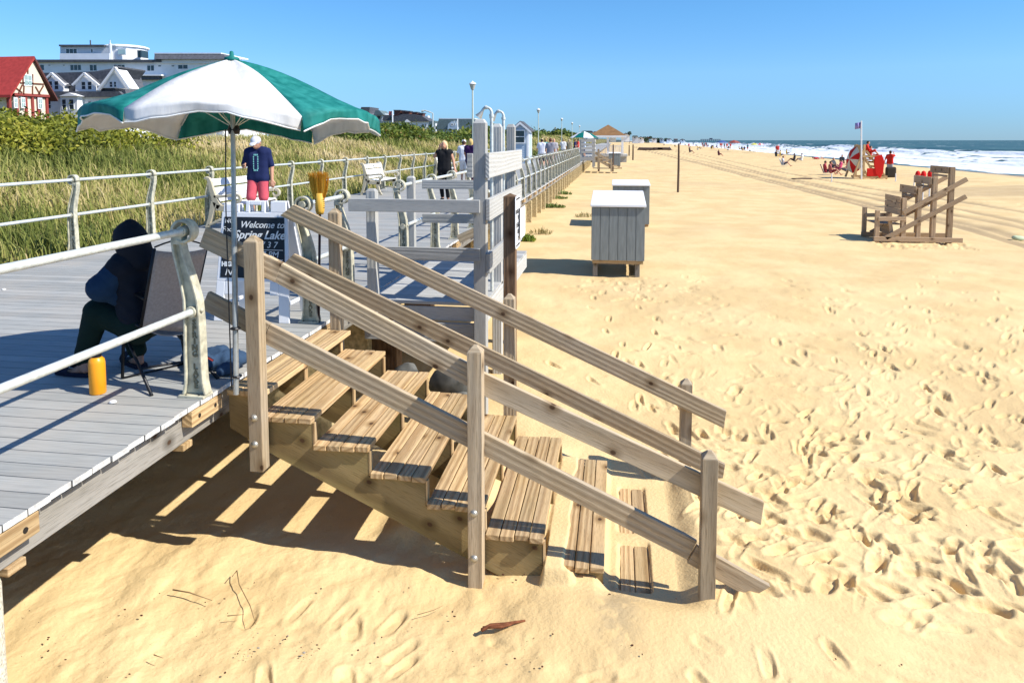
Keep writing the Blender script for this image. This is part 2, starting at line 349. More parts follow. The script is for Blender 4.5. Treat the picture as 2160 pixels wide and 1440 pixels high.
    for k in range(420):
        x, y = (R2.uniform(.5, 5.5), R2.uniform(4.3, 12)) if k % 3 else (abs(R2.normal(0, 1.6))+.6, R2.uniform(4.3, 8.5))
        stamp(x, y, R2.uniform(0, 6.3), R2.uniform(.14, .36), R2.uniform(.07, .2), R2.uniform(.003, .016))
    tr = ss(.5, 1.0, X+.2*fbm(X, Y))*ss(3.6, 1.6, X-(Y-5)*.35)*ss(4.2, 4.9, Y)*ss(11, 6, Y); Z += tr*(.012*fbm(X*5.5, Y*5.5, 4)+.012*np.abs(fbm(X*11, Y*11, 3)))
    for k in range(80): stamp(R2.uniform(.6, 3.0), R2.uniform(4.3, 7.0), R2.uniform(0, 6.3), R2.uniform(.2, .34), R2.uniform(.1, .17), R2.uniform(.018, .038))
    for k in range(60): stamp(R2.uniform(1, 5.5), R2.uniform(5, 14), R2.uniform(0, 6.3), .3, .15, R2.uniform(.02, .035))
    for k in range(36): stamp(R2.uniform(-.8, 1.6), R2.uniform(11.5, 13.5), R2.uniform(0, 6.3), .3, .16, .03)
    for k in range(60): stamp(R2.uniform(6.6, 8.6), R2.uniform(18.2, 19.4), R2.uniform(0, 6.3), .3, .2, .05)
    for k in range(26): stamp(R2.uniform(-2.2, 1.6), R2.uniform(3.3, 3.95), R2.uniform(0, 6.3), R2.uniform(.16, .27), R2.uniform(.09, .14), R2.uniform(.008, .02))
    for k in range(120): stamp(R2.uniform(14, 24), R2.uniform(30, 62), R2.uniform(0, 6.3), .5, .3, .05)
    # tyre tracks running along the beach
    track = np.zeros_like(X)
    def tyre(pts, off, wd=.27):
        W = [atz(px, py, -.95) for px, py in pts]; xs = np.array([w[0] for w in W]); ys = np.array([w[1] for w in W]); o = np.argsort(ys); xs, ys = xs[o], ys[o]
        c = np.interp(Y, ys, xs)+off; sl = np.gradient(c, axis=0)/np.maximum(np.gradient(Y, axis=0), 1e-6)
        d = np.abs(X-c)/np.sqrt(1+sl*sl); ok = (Y > ys[0])*(Y < ys[-1])
        return np.exp(-(d/wd)**4)*ok
    T1 = [(2400, 600), (2160, 516), (2030, 478), (1850, 440), (1700, 402), (1600, 378), (1500, 352), (1430, 335), (1360, 318), (1330, 308)]
    T2 = [(2400, 540), (2160, 470), (2040, 444), (1880, 415), (1760, 396), (1640, 372), (1540, 348), (1470, 330), (1400, 315)]
    for P, off in ((T1, 0), (T1, 1.7), (T2, 0), (T2, 1.9), (T1, .55)):
        track = np.maximum(track, tyre(P, off)*(.75+.5*fbm(X*.5, Y*.5)))
    Z -= .06*track*ss(14, 20, R)
    wet = ss(29, 38, X-np.clip(Y, 0, 900)*.012+2.*fbm(Y*.05, X*.02))
    bc = aty(2120, 402, 39.); berm = ss(.3, .55, np.exp(-(((Y-bc[1]-(X-bc[0])*.25)/3.6)**2+((X-bc[0]-2)/9.)**2))+.2*fbm(X*.3, Y*.3))*.42
    gc_ = atz(1300, 1285, -1.19); grit = np.exp(-(((X-gc_[0])/.16)**2+((Y-gc_[1])/.42)**2))*ss(-.12, .2, fbm(X*14, Y*14, 4)+.12)
    m = bpy.data.materials.new('beach sand'); m.use_nodes = True; nt = m.node_tree; N = nt.nodes.new; L = nt.links.new; p = nt.nodes['Principled BSDF']
    p.inputs['Roughness'].default_value = .95; p.inputs['Specular IOR Level'].default_value = .15
    tc = N('ShaderNodeTexCoord')
    def nz(s, d=5, v=None):
        n = N('ShaderNodeTexNoise'); n.inputs['Scale'].default_value = s; n.inputs['Detail'].default_value = d; L(tc.outputs['Object'], n.inputs['Vector']); return n.outputs['Fac']
    def mx(a, b, f):
        x = N('ShaderNodeMix'); x.data_type = 'RGBA'
        for s, k in ((a, 'A'), (b, 'B')):
            if isinstance(s, tuple): x.inputs[k].default_value = (*s, 1)
            else: L(s, x.inputs[k])
        L(f, x.inputs['Factor']); return x.outputs['Result']
    def mr(s, a, b, c=0, d=1):
        q = N('ShaderNodeMapRange'); q.inputs[1].default_value = a; q.inputs[2].default_value = b; q.inputs[3].default_value = c; q.inputs[4].default_value = d; L(s, q.inputs[0]); return q.outputs[0]
    def at(k): a = N('ShaderNodeAttribute'); a.attribute_name = k; return a.outputs['Fac']
    c = mx((.74, .55, .278), (.66, .475, .228), mr(nz(.9), .4, .6))
    c = mx(c, (.54, .39, .21), mr(nz(.13, 3), .5, .72, 0, .5))
    c = mx(c, (.44, .33, .19), mr(nz(160, 2), .56, .72, 0, .45))
    c = mx(c, (.36, .26, .145), mr(at('track'), .15, .8, 0, .85))  # rut shading painted in as darker colour, together with damp packed sand
    c = mx(c, (.33, .26, .16), mr(at('grit'), .1, 1, 0, .6))
    c = mx(c, (.30, .22, .135), mr(at('wet'), .0, 1, 0, .85))
    L(c, p.inputs['Base Color']); L(mr(at('wet'), .6, 1, .95, .45), p.inputs['Roughness'])
    bp = N('ShaderNodeBump'); bp.inputs['Strength'].default_value = .55; bp.inputs['Distance'].default_value = .012; L(nz(38, 7), bp.inputs['Height'])
    b2 = N('ShaderNodeBump'); b2.inputs['Strength'].default_value = .35; b2.inputs['Distance'].default_value = .004; L(nz(300, 3), b2.inputs['Height']); L(bp.outputs[0], b2.inputs['Normal']); L(b2.outputs[0], p.inputs['Normal'])
    o = grid_obj('beach_sand', X, Y, Z, m, {'track': track, 'wet': np.maximum(wet, berm), 'grit': grit})
    tag(o, kind='structure'); return o
make_beach()
def gz(x, y): return float(beach_z(np.array(float(x)), np.array(float(y))))
# --- sea
def make_sea():
    xs = np.concatenate([np.arange(36, 150, .45), 150*1.035**np.arange(0, 140)]); xs = xs[xs < 16000]
    ys = np.concatenate([25*1.0105**np.arange(0, 480)]); ys = np.concatenate([ys, ys[-1]*1.05**np.arange(1, 40)])
    X, Y = np.meshgrid(xs, ys, indexing='ij'); sc = X-np.clip(Y, 0, 900)*.012
    Z = np.full_like(X, -2.3); foam = np.zeros_like(X)
    for k, (xc, h, w) in enumerate(((50, .32, 1.6), (58, .75, 2.2), (69, .95, 2.8), (82, 1.25, 3.2), (97, 1.15, 3.4), (116, 1.5, 4.0), (140, .9, 5), (172, .8, 7))):
        c = xc+5*fbm(Y*.02+k*7, Y*0+k, 3)+3*fbm(Y*.09+k, Y*0+k*3.3, 2); amp = np.clip(.55+1.6*fbm(Y*.03+k*31, Y*0+k*2.2, 3), .1, 1.4)
        d = sc-c; prof = np.exp(-(d/np.where(d < 0, w*.45, w*1.5))**2); Z += h*amp*prof
        if k < 6: foam += (.9 if k < 5 else .65)*np.exp(-((d+w*.6)/np.where(d+w*.6 < 0, w*2.4, w*.9))**2)*np.clip(amp*1.4, .3, 1.2)
    fb = .78*ss(44, 47, sc)*ss(106, 66, sc+14*fbm(Y*.02, X*.02)); foam = np.maximum(foam, fb)
    Z += .10*fbm(X*.6, Y*.25, 4)*ss(44, 55, sc)+.25*fbm(X*.12, Y*.05, 3)*ss(60, 90, sc)
    foam = foam*ss(41.5, 43.5, sc+1.4*fbm(Y*.12, X*.1))
    m = bpy.data.materials.new('surf'); m.use_nodes = True; nt = m.node_tree; N = nt.nodes.new; L = nt.links.new; p = nt.nodes['Principled BSDF']
    tc = N('ShaderNodeTexCoord'); mp = N('ShaderNodeMapping'); mp.inputs['Scale'].default_value = (1, .32, 1); L(tc.outputs['Object'], mp.inputs[0])
    def nz(s, d=6):
        n = N('ShaderNodeTexNoise'); n.inputs['Scale'].default_value = s; n.inputs['Detail'].default_value = d; L(mp.outputs[0], n.inputs['Vector']); return n.outputs['Fac']
    def mr(s, a, b, c=0, d=1):
        q = N('ShaderNodeMapRange'); q.inputs[1].default_value = a; q.inputs[2].default_value = b; q.inputs[3].default_value = c; q.inputs[4].default_value = d; L(s, q.inputs[0]); return q.outputs[0]
    a = N('ShaderNodeAttribute'); a.attribute_name = 'foam'
    s1 = N('ShaderNodeMath'); s1.operation = 'ADD'; L(a.outputs['Fac'], s1.inputs[0]); L(mr(nz(.55), .25, .75, -.55, .55), s1.inputs[1])
    cap = mr(nz(.11, 8), .66, .70, 0, .9); f1 = mr(s1.outputs[0], .38, .62)
    mm = N('ShaderNodeMath'); mm.operation = 'MAXIMUM'; L(cap, mm.inputs[0]); L(f1, mm.inputs[1])
    x0 = N('ShaderNodeMix'); x0.data_type = 'RGBA'; x0.inputs['A'].default_value = (.030, .085, .095, 1); x0.inputs['B'].default_value = (.055, .125, .125, 1); L(mr(nz(.05, 4), .4, .6), x0.inputs['Factor'])
    x = N('ShaderNodeMix'); x.data_type = 'RGBA'; L(x0.outputs['Result'], x.inputs['A']); x.inputs['B'].default_value = (.80, .83, .84, 1); L(mm.outputs[0], x.inputs['Factor']); L(x.outputs['Result'], p.inputs['Base Color'])
    L(mr(mm.outputs[0], 0, 1, .5, .85), p.inputs['Roughness']); p.inputs['Specular IOR Level'].default_value = .15
    bp = N('ShaderNodeBump'); bp.inputs['Strength'].default_value = .8; bp.inputs['Distance'].default_value = .5; L(nz(.5, 8), bp.inputs['Height']); L(bp.outputs[0], p.inputs['Normal'])
    return tag(grid_obj('sea_water', X, Y, Z, m, {'foam': foam}), kind='structure')
make_sea()
# --- dune west of the boardwalk
_ry = [0, 17, 20, 26, 34, 45, 49, 62, 80, 110, 150, 255, 500]
_rz = [1.55, 1.75, 1.5, 1.35, 1.45, 1.65, 1.8, 1.5, .9, 1.3, 2.2, 2.8, 3.0]
def dune_z(x, y):
    rz = np.interp(y, _ry, _rz); u = -(x+7.95)
    h = -.12+(rz+.12)*ss(.3, 9.5, u)**.9
    h = h-(rz-1.0)*ss(12, 24, u)
    return h+.30*fbm(x*.5, y*.3, 3)*ss(.5, 3, u)*ss(22, 12, u)
def make_dune():
    xs = -7.95-np.concatenate([np.linspace(0, 16, 90), 16*1.12**np.arange(1, 38)]); ys = 2*1.022**np.arange(0, 300); X, Y = np.meshgrid(xs, ys, indexing='ij')
    m = mat('dune ground', (.24, .2, .09), .95, 0, .1)
    nt = m.node_tree; tc = nt.nodes.new('ShaderNodeTexCoord'); nz = nt.nodes.new('ShaderNodeTexNoise'); nz.inputs['Scale'].default_value = 1.3; nz.inputs['Detail'].default_value = 9
    rp = nt.nodes.new('ShaderNodeValToRGB'); rp.color_ramp.elements[0].color = (.045, .06, .014, 1); rp.color_ramp.elements[1].color = (.30, .25, .12, 1); rp.color_ramp.elements[0].position = .4; rp.color_ramp.elements[1].position = .62
    nt.links.new(tc.outputs['Object'], nz.inputs[0]); nt.links.new(nz.outputs['Fac'], rp.inputs[0]); nt.links.new(rp.outputs[0], nt.nodes['Principled BSDF'].inputs['Base Color'])
    return tag(grid_obj('dune_hill', X, Y, dune_z(X, Y), m), kind='structure')
make_dune()
def make_grass():
    n = 150000; u = rng.random(n); Y = 6.2*np.exp(u*math.log(230/6.2)); Y[::6] = 300*rng.random(len(Y[::6]))**1.5+7
    X = -8.15-(rng.random(n)**.9)*(10+Y*.05)
    keep = rng.random(n) < .25+1.1*(fbm(X*.9, Y*.6, 3)+.5); X, Y = X[keep], Y[keep]; n = len(X)
    Z = dune_z(X, Y); D = np.hypot(X, Y)
    hgt = rng.uniform(.2, .5, n)*(1+.6*fbm(X*.4+9, Y*.4, 2))*np.where(rng.random(n) < .07, 1.5, 1)*(1+.25*ss(25, 60, D)); wd = .0035+.00052*D
    ang = rng.normal(math.pi*.9, .9, n); lean = rng.uniform(.15, .95, n)*hgt; dx, dy = np.cos(ang)*lean, np.sin(ang)*lean
    pa = rng.random(n)*6.28; wx, wy = np.cos(pa)*wd, np.sin(pa)*wd
    P = np.zeros((n, 5, 3)); 
    P[:, 0] = np.stack([X-wx, Y-wy, Z-.03], 1); P[:, 1] = np.stack([X+wx, Y+wy, Z-.03], 1)
    P[:, 2] = np.stack([X+wx*.8+dx*.35, Y+wy*.8+dy*.35, Z+hgt*.62], 1); P[:, 3] = np.stack([X-wx*.8+dx*.35, Y-wy*.8+dy*.35, Z+hgt*.62], 1)
    P[:, 4] = np.stack([X+dx, Y+dy, Z+hgt*(.95-.25*(lean/hgt)**2)], 1)
    b = np.arange(n)[:, None]*5; q = np.concatenate([b+np.array([[0, 1, 2]]), b+np.array([[0, 2, 3]]), b+np.array([[3, 2, 4]])])
    patch = fbm(X*.32+2, Y*.22+5, 3)*1.5+.5+.18*ss(2.5, .0, -(X+8.2))*-1
    rnd = np.clip(patch+rng.normal(0, .17, n), 0, 1)
    m = attrmat('marram grass', [(0, (.08, .105, .02)), (.25, (.19, .22, .045)), (.48, (.36, .35, .10)), (.75, (.56, .44, .20)), (1, (.70, .57, .32))], .7, .3)
    o = raw_mesh('dune_grass', P.reshape(-1, 3), q, m, np.repeat(rnd, 5), 3); tag(o, 'long green and straw coloured grass covering the dune behind the railing', 'grass', kind='stuff')
make_grass()
def leaves(name, blobs, n, size, stops, label, cat='shrubs', kind='stuff', seed=1, stem=False):
    g = np.random.default_rng(seed); B = np.array(blobs, float); vol = B[:, 3]*B[:, 4]; pick = g.choice(len(B), n, p=vol/vol.sum())
    d = g.normal(size=(n, 3)); d /= np.linalg.norm(d, axis=1)[:, None]; d[:, 2] = np.abs(d[:, 2])*1.0-.15
    rad = g.random(n)**.35; c = B[pick, :3]+d*B[pick, 3:6]*rad[:, None]*(1+.18*g.normal(size=(n, 1)))
    nrm = d+g.normal(size=(n, 3))*.7; nrm /= np.linalg.norm(nrm, axis=1)[:, None]
    t = np.cross(nrm, g.normal(size=(n, 3))); t /= np.linalg.norm(t, axis=1)[:, None]; b = np.cross(nrm, t)
    s = (size*(np.hypot(c[:, 0], c[:, 1])/20)**.5*g.uniform(.6, 1.4, n))[:, None]
    P = np.stack([c-t*s, c+b*s*.5, c+t*s, c-b*s*.5], 1)
    q = np.arange(n*4).reshape(n, 4); cl = fbm(c[:, 0]*1.3+seed, c[:, 1]*.9, 3)*.9
    rnd = np.clip(.5+cl+g.normal(0, .16, n), 0, 1)
    m = attrmat(name.replace('_', ' ')+' leaves', stops, .55, .3)
    o = raw_mesh(name, P.reshape(-1, 3), q, m, np.repeat(rnd, 4)); return tag(o, label, cat, kind=kind)
def thicket(y0, y1, x0, x1, k, hz, seed):
    g = np.random.default_rng(seed); out = []
    for i in range(k):
        y = y0+(y1-y0)*(i+g.random())/k; x = g.uniform(x0, x1); z = float(dune_z(np.array(x), np.array(y))); h = hz*g.uniform(.7, 1.1)
        out.append((x, y, z+h*.15, g.uniform(1.0, 1.7)*hz, g.uniform(1.0, 1.7)*hz, h))
    return out
ST = [(0, (.04, .045, .008)), (.25, (.09, .11, .014)), (.5, (.20, .22, .025)), (.8, (.36, .35, .04)), (1, (.46, .40, .07))]
leaves('shrub_thicket', thicket(12, 21, -18.5, -14.6, 34, .85, 2)+thicket(17, 25, -20, -15.5, 16, .85, 4), 62000, .062, ST, 'yellow-green leafy shrub thicket on the dune in front of the red-roofed house', seed=2)
ST2 = [(0, (.02, .035, .008)), (.35, (.07, .115, .018)), (.65, (.15, .20, .03)), (.85, (.25, .25, .04)), (1, (.22, .11, .04))]
leaves('shrub_thicket', thicket(42, 60, -20.5, -15.5, 34, 1.2, 5)+thicket(60, 80, -20.5, -15.5, 26, .95, 6), 42000, .085, ST2, 'dark green shrub thicket along the dune top behind the black-clad woman', seed=6)
leaves('shrub_thicket', thicket(95, 330, -34, -18, 60, 2.4, 9), 26000, .16, ST2, 'low dark bushes on the far dune behind the beach hut', seed=8)
# --- boardwalk deck
XE = -2.60                                                          # seaward edge of the planks
def make_boardwalk():
    m = mat('grey composite planks', (.40, .39, .42), .75, 0, .3); nt = m.node_tree; N = nt.nodes.new; L = nt.links.new; p = nt.nodes['Principled BSDF']
    a = N('ShaderNodeAttribute'); a.attribute_name = 'gc'; mp = N('ShaderNodeMapping'); mp.inputs['Scale'].default_value = (.6, 14, 14); nz = N('ShaderNodeTexNoise'); nz.inputs['Scale'].default_value = 7; nz.inputs['Detail'].default_value = 5
    L(a.outputs['Vector'], mp.inputs[0]); L(mp.outputs[0], nz.inputs[0]); r = N('ShaderNodeValToRGB'); r.color_ramp.elements[0].position = .3; r.color_ramp.elements[1].position = .7
    r.color_ramp.elements[0].color = (.26, .265, .25, 1); r.color_ramp.elements[1].color = (.385, .39, .365, 1); L(nz.outputs['Fac'], r.inputs[0])
    tc = N('ShaderNodeTexCoord'); n2 = N('ShaderNodeTexNoise'); n2.inputs['Scale'].default_value = 1.7; n2.inputs['Detail'].default_value = 7; L(tc.outputs['Object'], n2.inputs[0])
    r2 = N('ShaderNodeMapRange'); r2.inputs[1].default_value = .42; r2.inputs[2].default_value = .7; r2.inputs[4].default_value = .55; L(n2.outputs['Fac'], r2.inputs[0])
    x = N('ShaderNodeMix'); x.data_type = 'RGBA'; L(r.outputs[0], x.inputs['A']); x.inputs['B'].default_value = (.42, .38, .32, 1); L(r2.outputs[0], x.inputs['Factor'])
    at = N('ShaderNodeAttribute'); at.attribute_name = 'rnd'; h = N('ShaderNodeHueSaturation'); mr = N('ShaderNodeMapRange'); mr.inputs[3].default_value = .88; mr.inputs[4].default_value = 1.1; L(at.outputs['Fac'], mr.inputs[0]); L(mr.outputs[0], h.inputs['Value']); L(x.outputs['Result'], h.inputs['Color']); L(h.outputs[0], p.inputs['Base Color'])
    mb = MB(); y = -2.0
    while y < 75:
        j = random.uniform(-.006, .006); d = .135
        mb.beam((-7.98, y+d/2, -.0155), (XE+j, y+d/2, -.0155), d-.007, .031); y += d
    mb.box((-7.98, y, -.03), (XE, 420, 0))
    deck = mb.build('boardwalk', m, bevel=0); tag(deck, kind='structure')
    deck.data.materials.append(mat('worn pale plank ends', (.66, .65, .62), .85, 0, .2, .3, 30)); mi_ = [1 if (p_.normal.x > .9 and p_.center.x > XE-.1) else 0 for p_ in deck.data.polygons]; deck.data.polygons.foreach_set('material_index', mi_)
    b = MB()
    for y0 in np.arange(-2, 72, 3.66): b.beam((XE-.10, y0, -.165), (XE-.10, y0+3.65, -.165), .05, .17)
    b.box((XE-.135, 71.3, -.25), (XE-.08, 420, -.08)); b.build('edge_beam', M['beam'], deck, bevel=.006)
    b = MB()
    for y0 in np.arange(-2, 72, 3.66): b.beam((XE-.2, y0, -.055), (XE-.2, y0+3.65, -.055), .05, .047)
    b.build('nailer', M['brown'], deck)
    b = MB(); b.box((-7.9, -2, -.30), (XE-1.5, 420, -.05)); b.build('joists', M['brown'], deck)
    b = MB(); b.box((-7.97, -2, -.25), (-7.90, 420, -.035)); b.build('fascia', M['beam'], deck)
    for y in POSTS_R[:1]+[2.62, .9]+POSTS_R[1:26]:                      # blocking with bolt holes under every railing post
        b = MB(); b.beam((XE-.035, y-.17, -.09), (XE-.035, y+.17, -.09), .07, .10)
        q = b.build('ledger_block', M['stair'], deck, bevel=.004)
        c = MB()
        for dy in (-.09, .09): c = MB(); c.tube([(XE-.0, y+dy, -.09), (XE+.003, y+dy, -.09)], .014, 10); c.build('bolt_hole', M['bolthole'], q)
    for y in (2.72, 4.02): b = MB(); b.box((XE-1.2, y-.05, -.295), (XE-.06, y+.05, -.252)); b.build('cross_beam', M['stair'], deck, bevel=.005)
    for i, y in enumerate([.6, 2.75]+[6.3, 7.3]+list(np.arange(16.5, 75, 1.46))):
        z0 = gz(XE, y)-.3; b = MB()
        if i == 0: continue
        if y == 2.75: q_ = aty(12, 1250, 2.5); b.lathe((q_[0]-.20, 2.5, 0), [(.13, z0-.3), (.13, q_[2]-.02), (.115, q_[2]), (.05, q_[2]+.004)], 24); b.build('concrete_pile', M['concrete'], deck, smooth='auto'); continue
        b.box((XE-.8, y-.075, z0), (XE-.03, y+.075, -.26)); b.build('support_pile', M['pile'], deck, bevel=.01)
        
POSTS_R = [4.15, 6.03, 6.94, 8.7, 10.29, 11.6]+[13.1, 14.56, 16.02, 17.49]+[18.95+1.46*k for k in range(24)]
POSTS_L = [9.32-1.76*k for k in range(3, 0, -1)]+[9.32+1.76*k for k in range(0, 30)]
make_boardwalk()
# --- text
def text_shape(s, size, extrude=.002, shear=0, align='CENTER', bold=0, res=3):
    cu = bpy.data.curves.new('lettering', 'FONT'); cu.body = s; cu.size = size; cu.extrude = extrude; cu.shear = shear; cu.align_x = align; cu.align_y = 'CENTER'; cu.offset = bold; cu.resolution_u = res
    o = bpy.data.objects.new('lettering', cu); COL.objects.link(o); dg = bpy.context.evaluated_depsgraph_get()
    me = bpy.data.meshes.new_from_object(o.evaluated_get(dg)); v = np.array([tuple(q.co) for q in me.vertices]).reshape(-1, 3); f = [tuple(p.vertices) for p in me.polygons]
    bpy.data.objects.remove(o); bpy.data.curves.remove(cu); bpy.data.meshes.remove(me); return v, f
def place_text(mb, s, size, org, ux, uy, un, **k):
    v, f = text_shape(s, size, **k)
    if len(v): org, ux, uy, un = (np.asarray(q, float) for q in (org, ux, uy, un)); mb.add(org+v[:, :1]*ux+v[:, 1:2]*uy+v[:, 2:3]*un, f)
# --- railings
def railing_post(parent, x, y, side, letters=True):
    """side +1: post of the seaward railing, -1: mirrored"""
    s = side; zs = np.linspace(.02, 1.02, 14)
    cx = lambda z: s*(np.interp(z, [0, .25, .5, .65, .8, .92, 1.02], [.012, .010, .012, .006, -.03, -.066, -.080]))
    hw = lambda z: np.interp(z, [0, .04, .12, .3, .6, .85, 1.02], [.085, .066, .056, .054, .047, .033, .026])
    org, ux, uz, uy = (x, y, 0), (1, 0, 0), (0, 0, 1), (0, 1, 0); mb = MB()
    for e in (-1, 1): mb.ribbon([(cx(z)+e*hw(z), z) for z in zs], .013, .075, org, ux, uz, uy)
    L = [(cx(z)-hw(z), z) for z in zs]+[(cx(z)+hw(z), z) for z in zs[::-1]]
    n = len(zs); vs = [V(x+a, y+d, z) for d in (-.006, .006) for a, z in L]
    f = [(i, i+1, 2*n-2-i, 2*n-1-i) for i in range(n-1)]; f += [tuple(2*n+k for k in q[::-1]) for q in f]; mb.add(vs, f)
    mb.ribbon([(-.035*s+.068*math.cos(t), 1.075+.068*math.sin(t)) for t in np.linspace(-2.2 if s > 0 else -math.pi+2.2+6.283, 3.3 if s > 0 else -math.pi-3.3+6.283, 20)], .017, .08, org, ux, uz, uy)
    mb.ribbon([(cx(1.0), .99), (cx(1.0)+.004*s, 1.045)], [.064, .075], .07, org, ux, uz, uy)
    mb.box((x-.088, y-.055, .0), (x+.088, y+.055, .017))
    for z, xo, r in ((1.075, -.035*s, .034), (.56, .012*s, .036)): mb.tube([(x+xo, y-.045, z), (x+xo, y+.045, z)], r, 14)
    mb.blob((x+.07*s, y-.01, .57), .016, 8)
    p = mb.build('railing_post', M['cast'], parent, smooth='auto', bevel=.0025 if y < 9 else 0)
    if letters:
        t = MB()
        for k, ch in enumerate('SPRING LAKE'):
            if ch == ' ': t.build('raised_lettering', M['letter'], p); t = MB()
            else: place_text(t, ch, .052, (x+float(cx(.5-.042*k)), y-.0065, .485-.0415*k), (1, 0, 0), (0, 0, 1), (0, -1, 0), extrude=.006, bold=.0016, res=2)
        t.build('raised_lettering', M['letter'], p)
        if y < 9:
            for e in (-.045, .045): t = MB(); t.tube([(x+e, y-.035, .017), (x+e, y-.035, .0195)], .007, 8); t.build('bolt_hole', M['bolthole'], p)
def railing(ys, x, side, label, y0=None, y1=None):
    t = thing('pipe_railing', label, 'railing', (x, ys[0], 0), 'pipe railings along the boardwalk')
    for y in ys: railing_post(t, x, y, side, letters=y < 24)
    a, b = (ys[0] if y0 is None else y0), (ys[-1] if y1 is None else y1)
    for z, xo, nm in ((1.075, -.035*side, 'top_rail'), (.56, .012*side, 'middle_rail')):
        mb = MB(); seg = np.linspace(a, b, max(2, int((b-a)/3.0)+1)); mb.tube([(x+xo, y, z) for y in seg], .0225, 14)
        for y in seg[1:-1]: mb.tube([(x+xo, y-.0015, z), (x+xo, y+.0015, z)], .0232, 14)
        mb.build(nm, M['pipe'], t, smooth='auto')
railing([1.2, 4.15], -2.68, 1, 'near pipe railing with a cast post lettered downwards, beside the yellow bottle and folding chair', y0=-1.6, y1=4.2)
railing([6.03, 6.94], -2.74, 1, 'short pipe railing behind the broom, between the stairs and the grey platform')
railing(POSTS_R[3:], -2.68, 1, 'long seaward pipe railing running from the grey platform into the distance')
railing(POSTS_L, -7.86, -1, 'long inland pipe railing with cast posts in front of the grassy dune', y0=-1.5)
# ================================================================== STAIRS
def make_stairs():
    t = thing('beach_stairs', 'weathered wooden stairs with sloping handrails going down into the sand', 'stairs', (XE, SY0, 0))
    nose = lambda x: -.03-.446*(x+2.375-.39)                           # top line through the treads' left edges shifted
    for n in range(9):
        xl, z = TREADS[n]
        if n == 0: xl += .14
        k = 4 if n else 2; w = .0915; wsum = .385
        mb = MB()
        for i in range(k if n else 3):
            xx = (TREADS[n][0]+i*(wsum/4)+w/2) if n else (XE+.008+.047+i*.094)
            j = random.uniform(-.012, .012)
            mb.beam((xx, SY0+j, z-.019+random.uniform(-.002, .002)), (xx, SY1+random.uniform(-.015, .015), z-.019), w-.002, .038, (0, 0, 1))
        mb.build('tread', M['stair'], t, bevel=.005)
    # cut stringers: sawtooth board under the treads
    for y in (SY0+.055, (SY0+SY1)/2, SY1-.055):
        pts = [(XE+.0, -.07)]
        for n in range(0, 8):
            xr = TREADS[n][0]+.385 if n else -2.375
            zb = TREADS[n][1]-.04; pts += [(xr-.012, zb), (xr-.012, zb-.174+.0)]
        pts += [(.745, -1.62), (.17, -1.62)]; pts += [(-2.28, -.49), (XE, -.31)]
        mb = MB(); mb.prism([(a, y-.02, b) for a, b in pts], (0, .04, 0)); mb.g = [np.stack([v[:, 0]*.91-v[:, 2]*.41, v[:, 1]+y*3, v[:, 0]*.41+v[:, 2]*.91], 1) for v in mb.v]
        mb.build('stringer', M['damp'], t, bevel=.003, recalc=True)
    # narrow riser cleats at the front of every step (bright cut faces)
    for n in range(0, 6):
        xr = (TREADS[n][0]+.385); z = TREADS[n][1]
        for y in (SY0+.055, (SY0+SY1)/2, SY1-.055):
            b = MB(); b.box((xr-.010, y-.022, z-.205), (xr+.002, y+.022, z-.041)); b.build('riser_cleat', M['stair'], t)
    # posts
    P = [(-2.345, SY0-.045, 1.02, -.55, 1), (-.865, SY0-.045, .355, -1.40, 1), (.585, SY0-.045, -.24, -1.40, 1),
         (-2.46, SY1+.045, 1.04, -.60, 0), (-.895, SY1+.045, .325, -1.35, 0), (.605, SY1+.045, -.35, -1.45, 0)]
    for x, y, zt, zb, nr in P:
        mb = MB(); w = .094; mb.beam((x, y, zb), (x, y, zt-.03), w, w, (1, 0, 0))
        c = V(x, y, zt+.012); b = [V(x+i*w/2, y+j*w/2, zt-.03) for i, j in ((-1, -1), (1, -1), (1, 1), (-1, 1))]; b2 = [V(x+i*w*.14, y+j*w*.14, zt+.008) for i, j in ((-1, -1), (1, -1), (1, 1), (-1, 1))]
        mb.add(b+b2, [(0, 1, 5, 4), (1, 2, 6, 5), (2, 3, 7, 6), (3, 0, 4, 7), (4, 5, 6, 7), (3, 2, 1, 0)], None, 0, .5)
        p = mb.build('stair_post', M['rail'], t, bevel=.004)
        if nr and x < 0:
            for zz in ((-.18, -.36) if x < -2 else (-.72, -1.02)):
                q = MB(); q.blob((x-.005, y-w/2-.004, zz), (.019, .011, .019), 12); q.tube([(x-.005, y-w/2, zz), (x-.005, y-w/2-.004, zz)], .024, 14); q.build('bolt_head', M['bolt'], p, smooth=True)
    # handrail boards, near side (inside face of the posts) and far side
    def hr(a, b, y, h=.142, c0=0, c1=0, w=.038):
        mb = MB(); mb.beam((a[0], y, a[1]), (b[0], y, b[1]), w, h, (0, 0, 1), cut0=c0, cut1=c1); return mb.build('handrail_board', M['rail'], t, bevel=.004)
    yn = SY0+.021
    hr((-2.735, 1.005), (-2.20, .777), yn, c1=0); hr((-2.30, .826), (-.865, .118), yn+.001, .138); hr((-.86, .107), (.915, -.635), yn, .138, 0, -.30)
    hr((-2.735, .575), (-2.30, .370), yn, .13); hr((-2.30, .365), (.50, -.905), yn+.0015, .138); hr((.50, -.93), (.915, -1.14), yn, .132, 0, .5)
    yf = SY1-.021
    hr((-2.87, 1.035), (.915, -.645), yf, .142, .55, -.3); hr((-2.87, .595), (.915, -1.10), yf, .142, .4, -.3)
    return t
make_stairs()
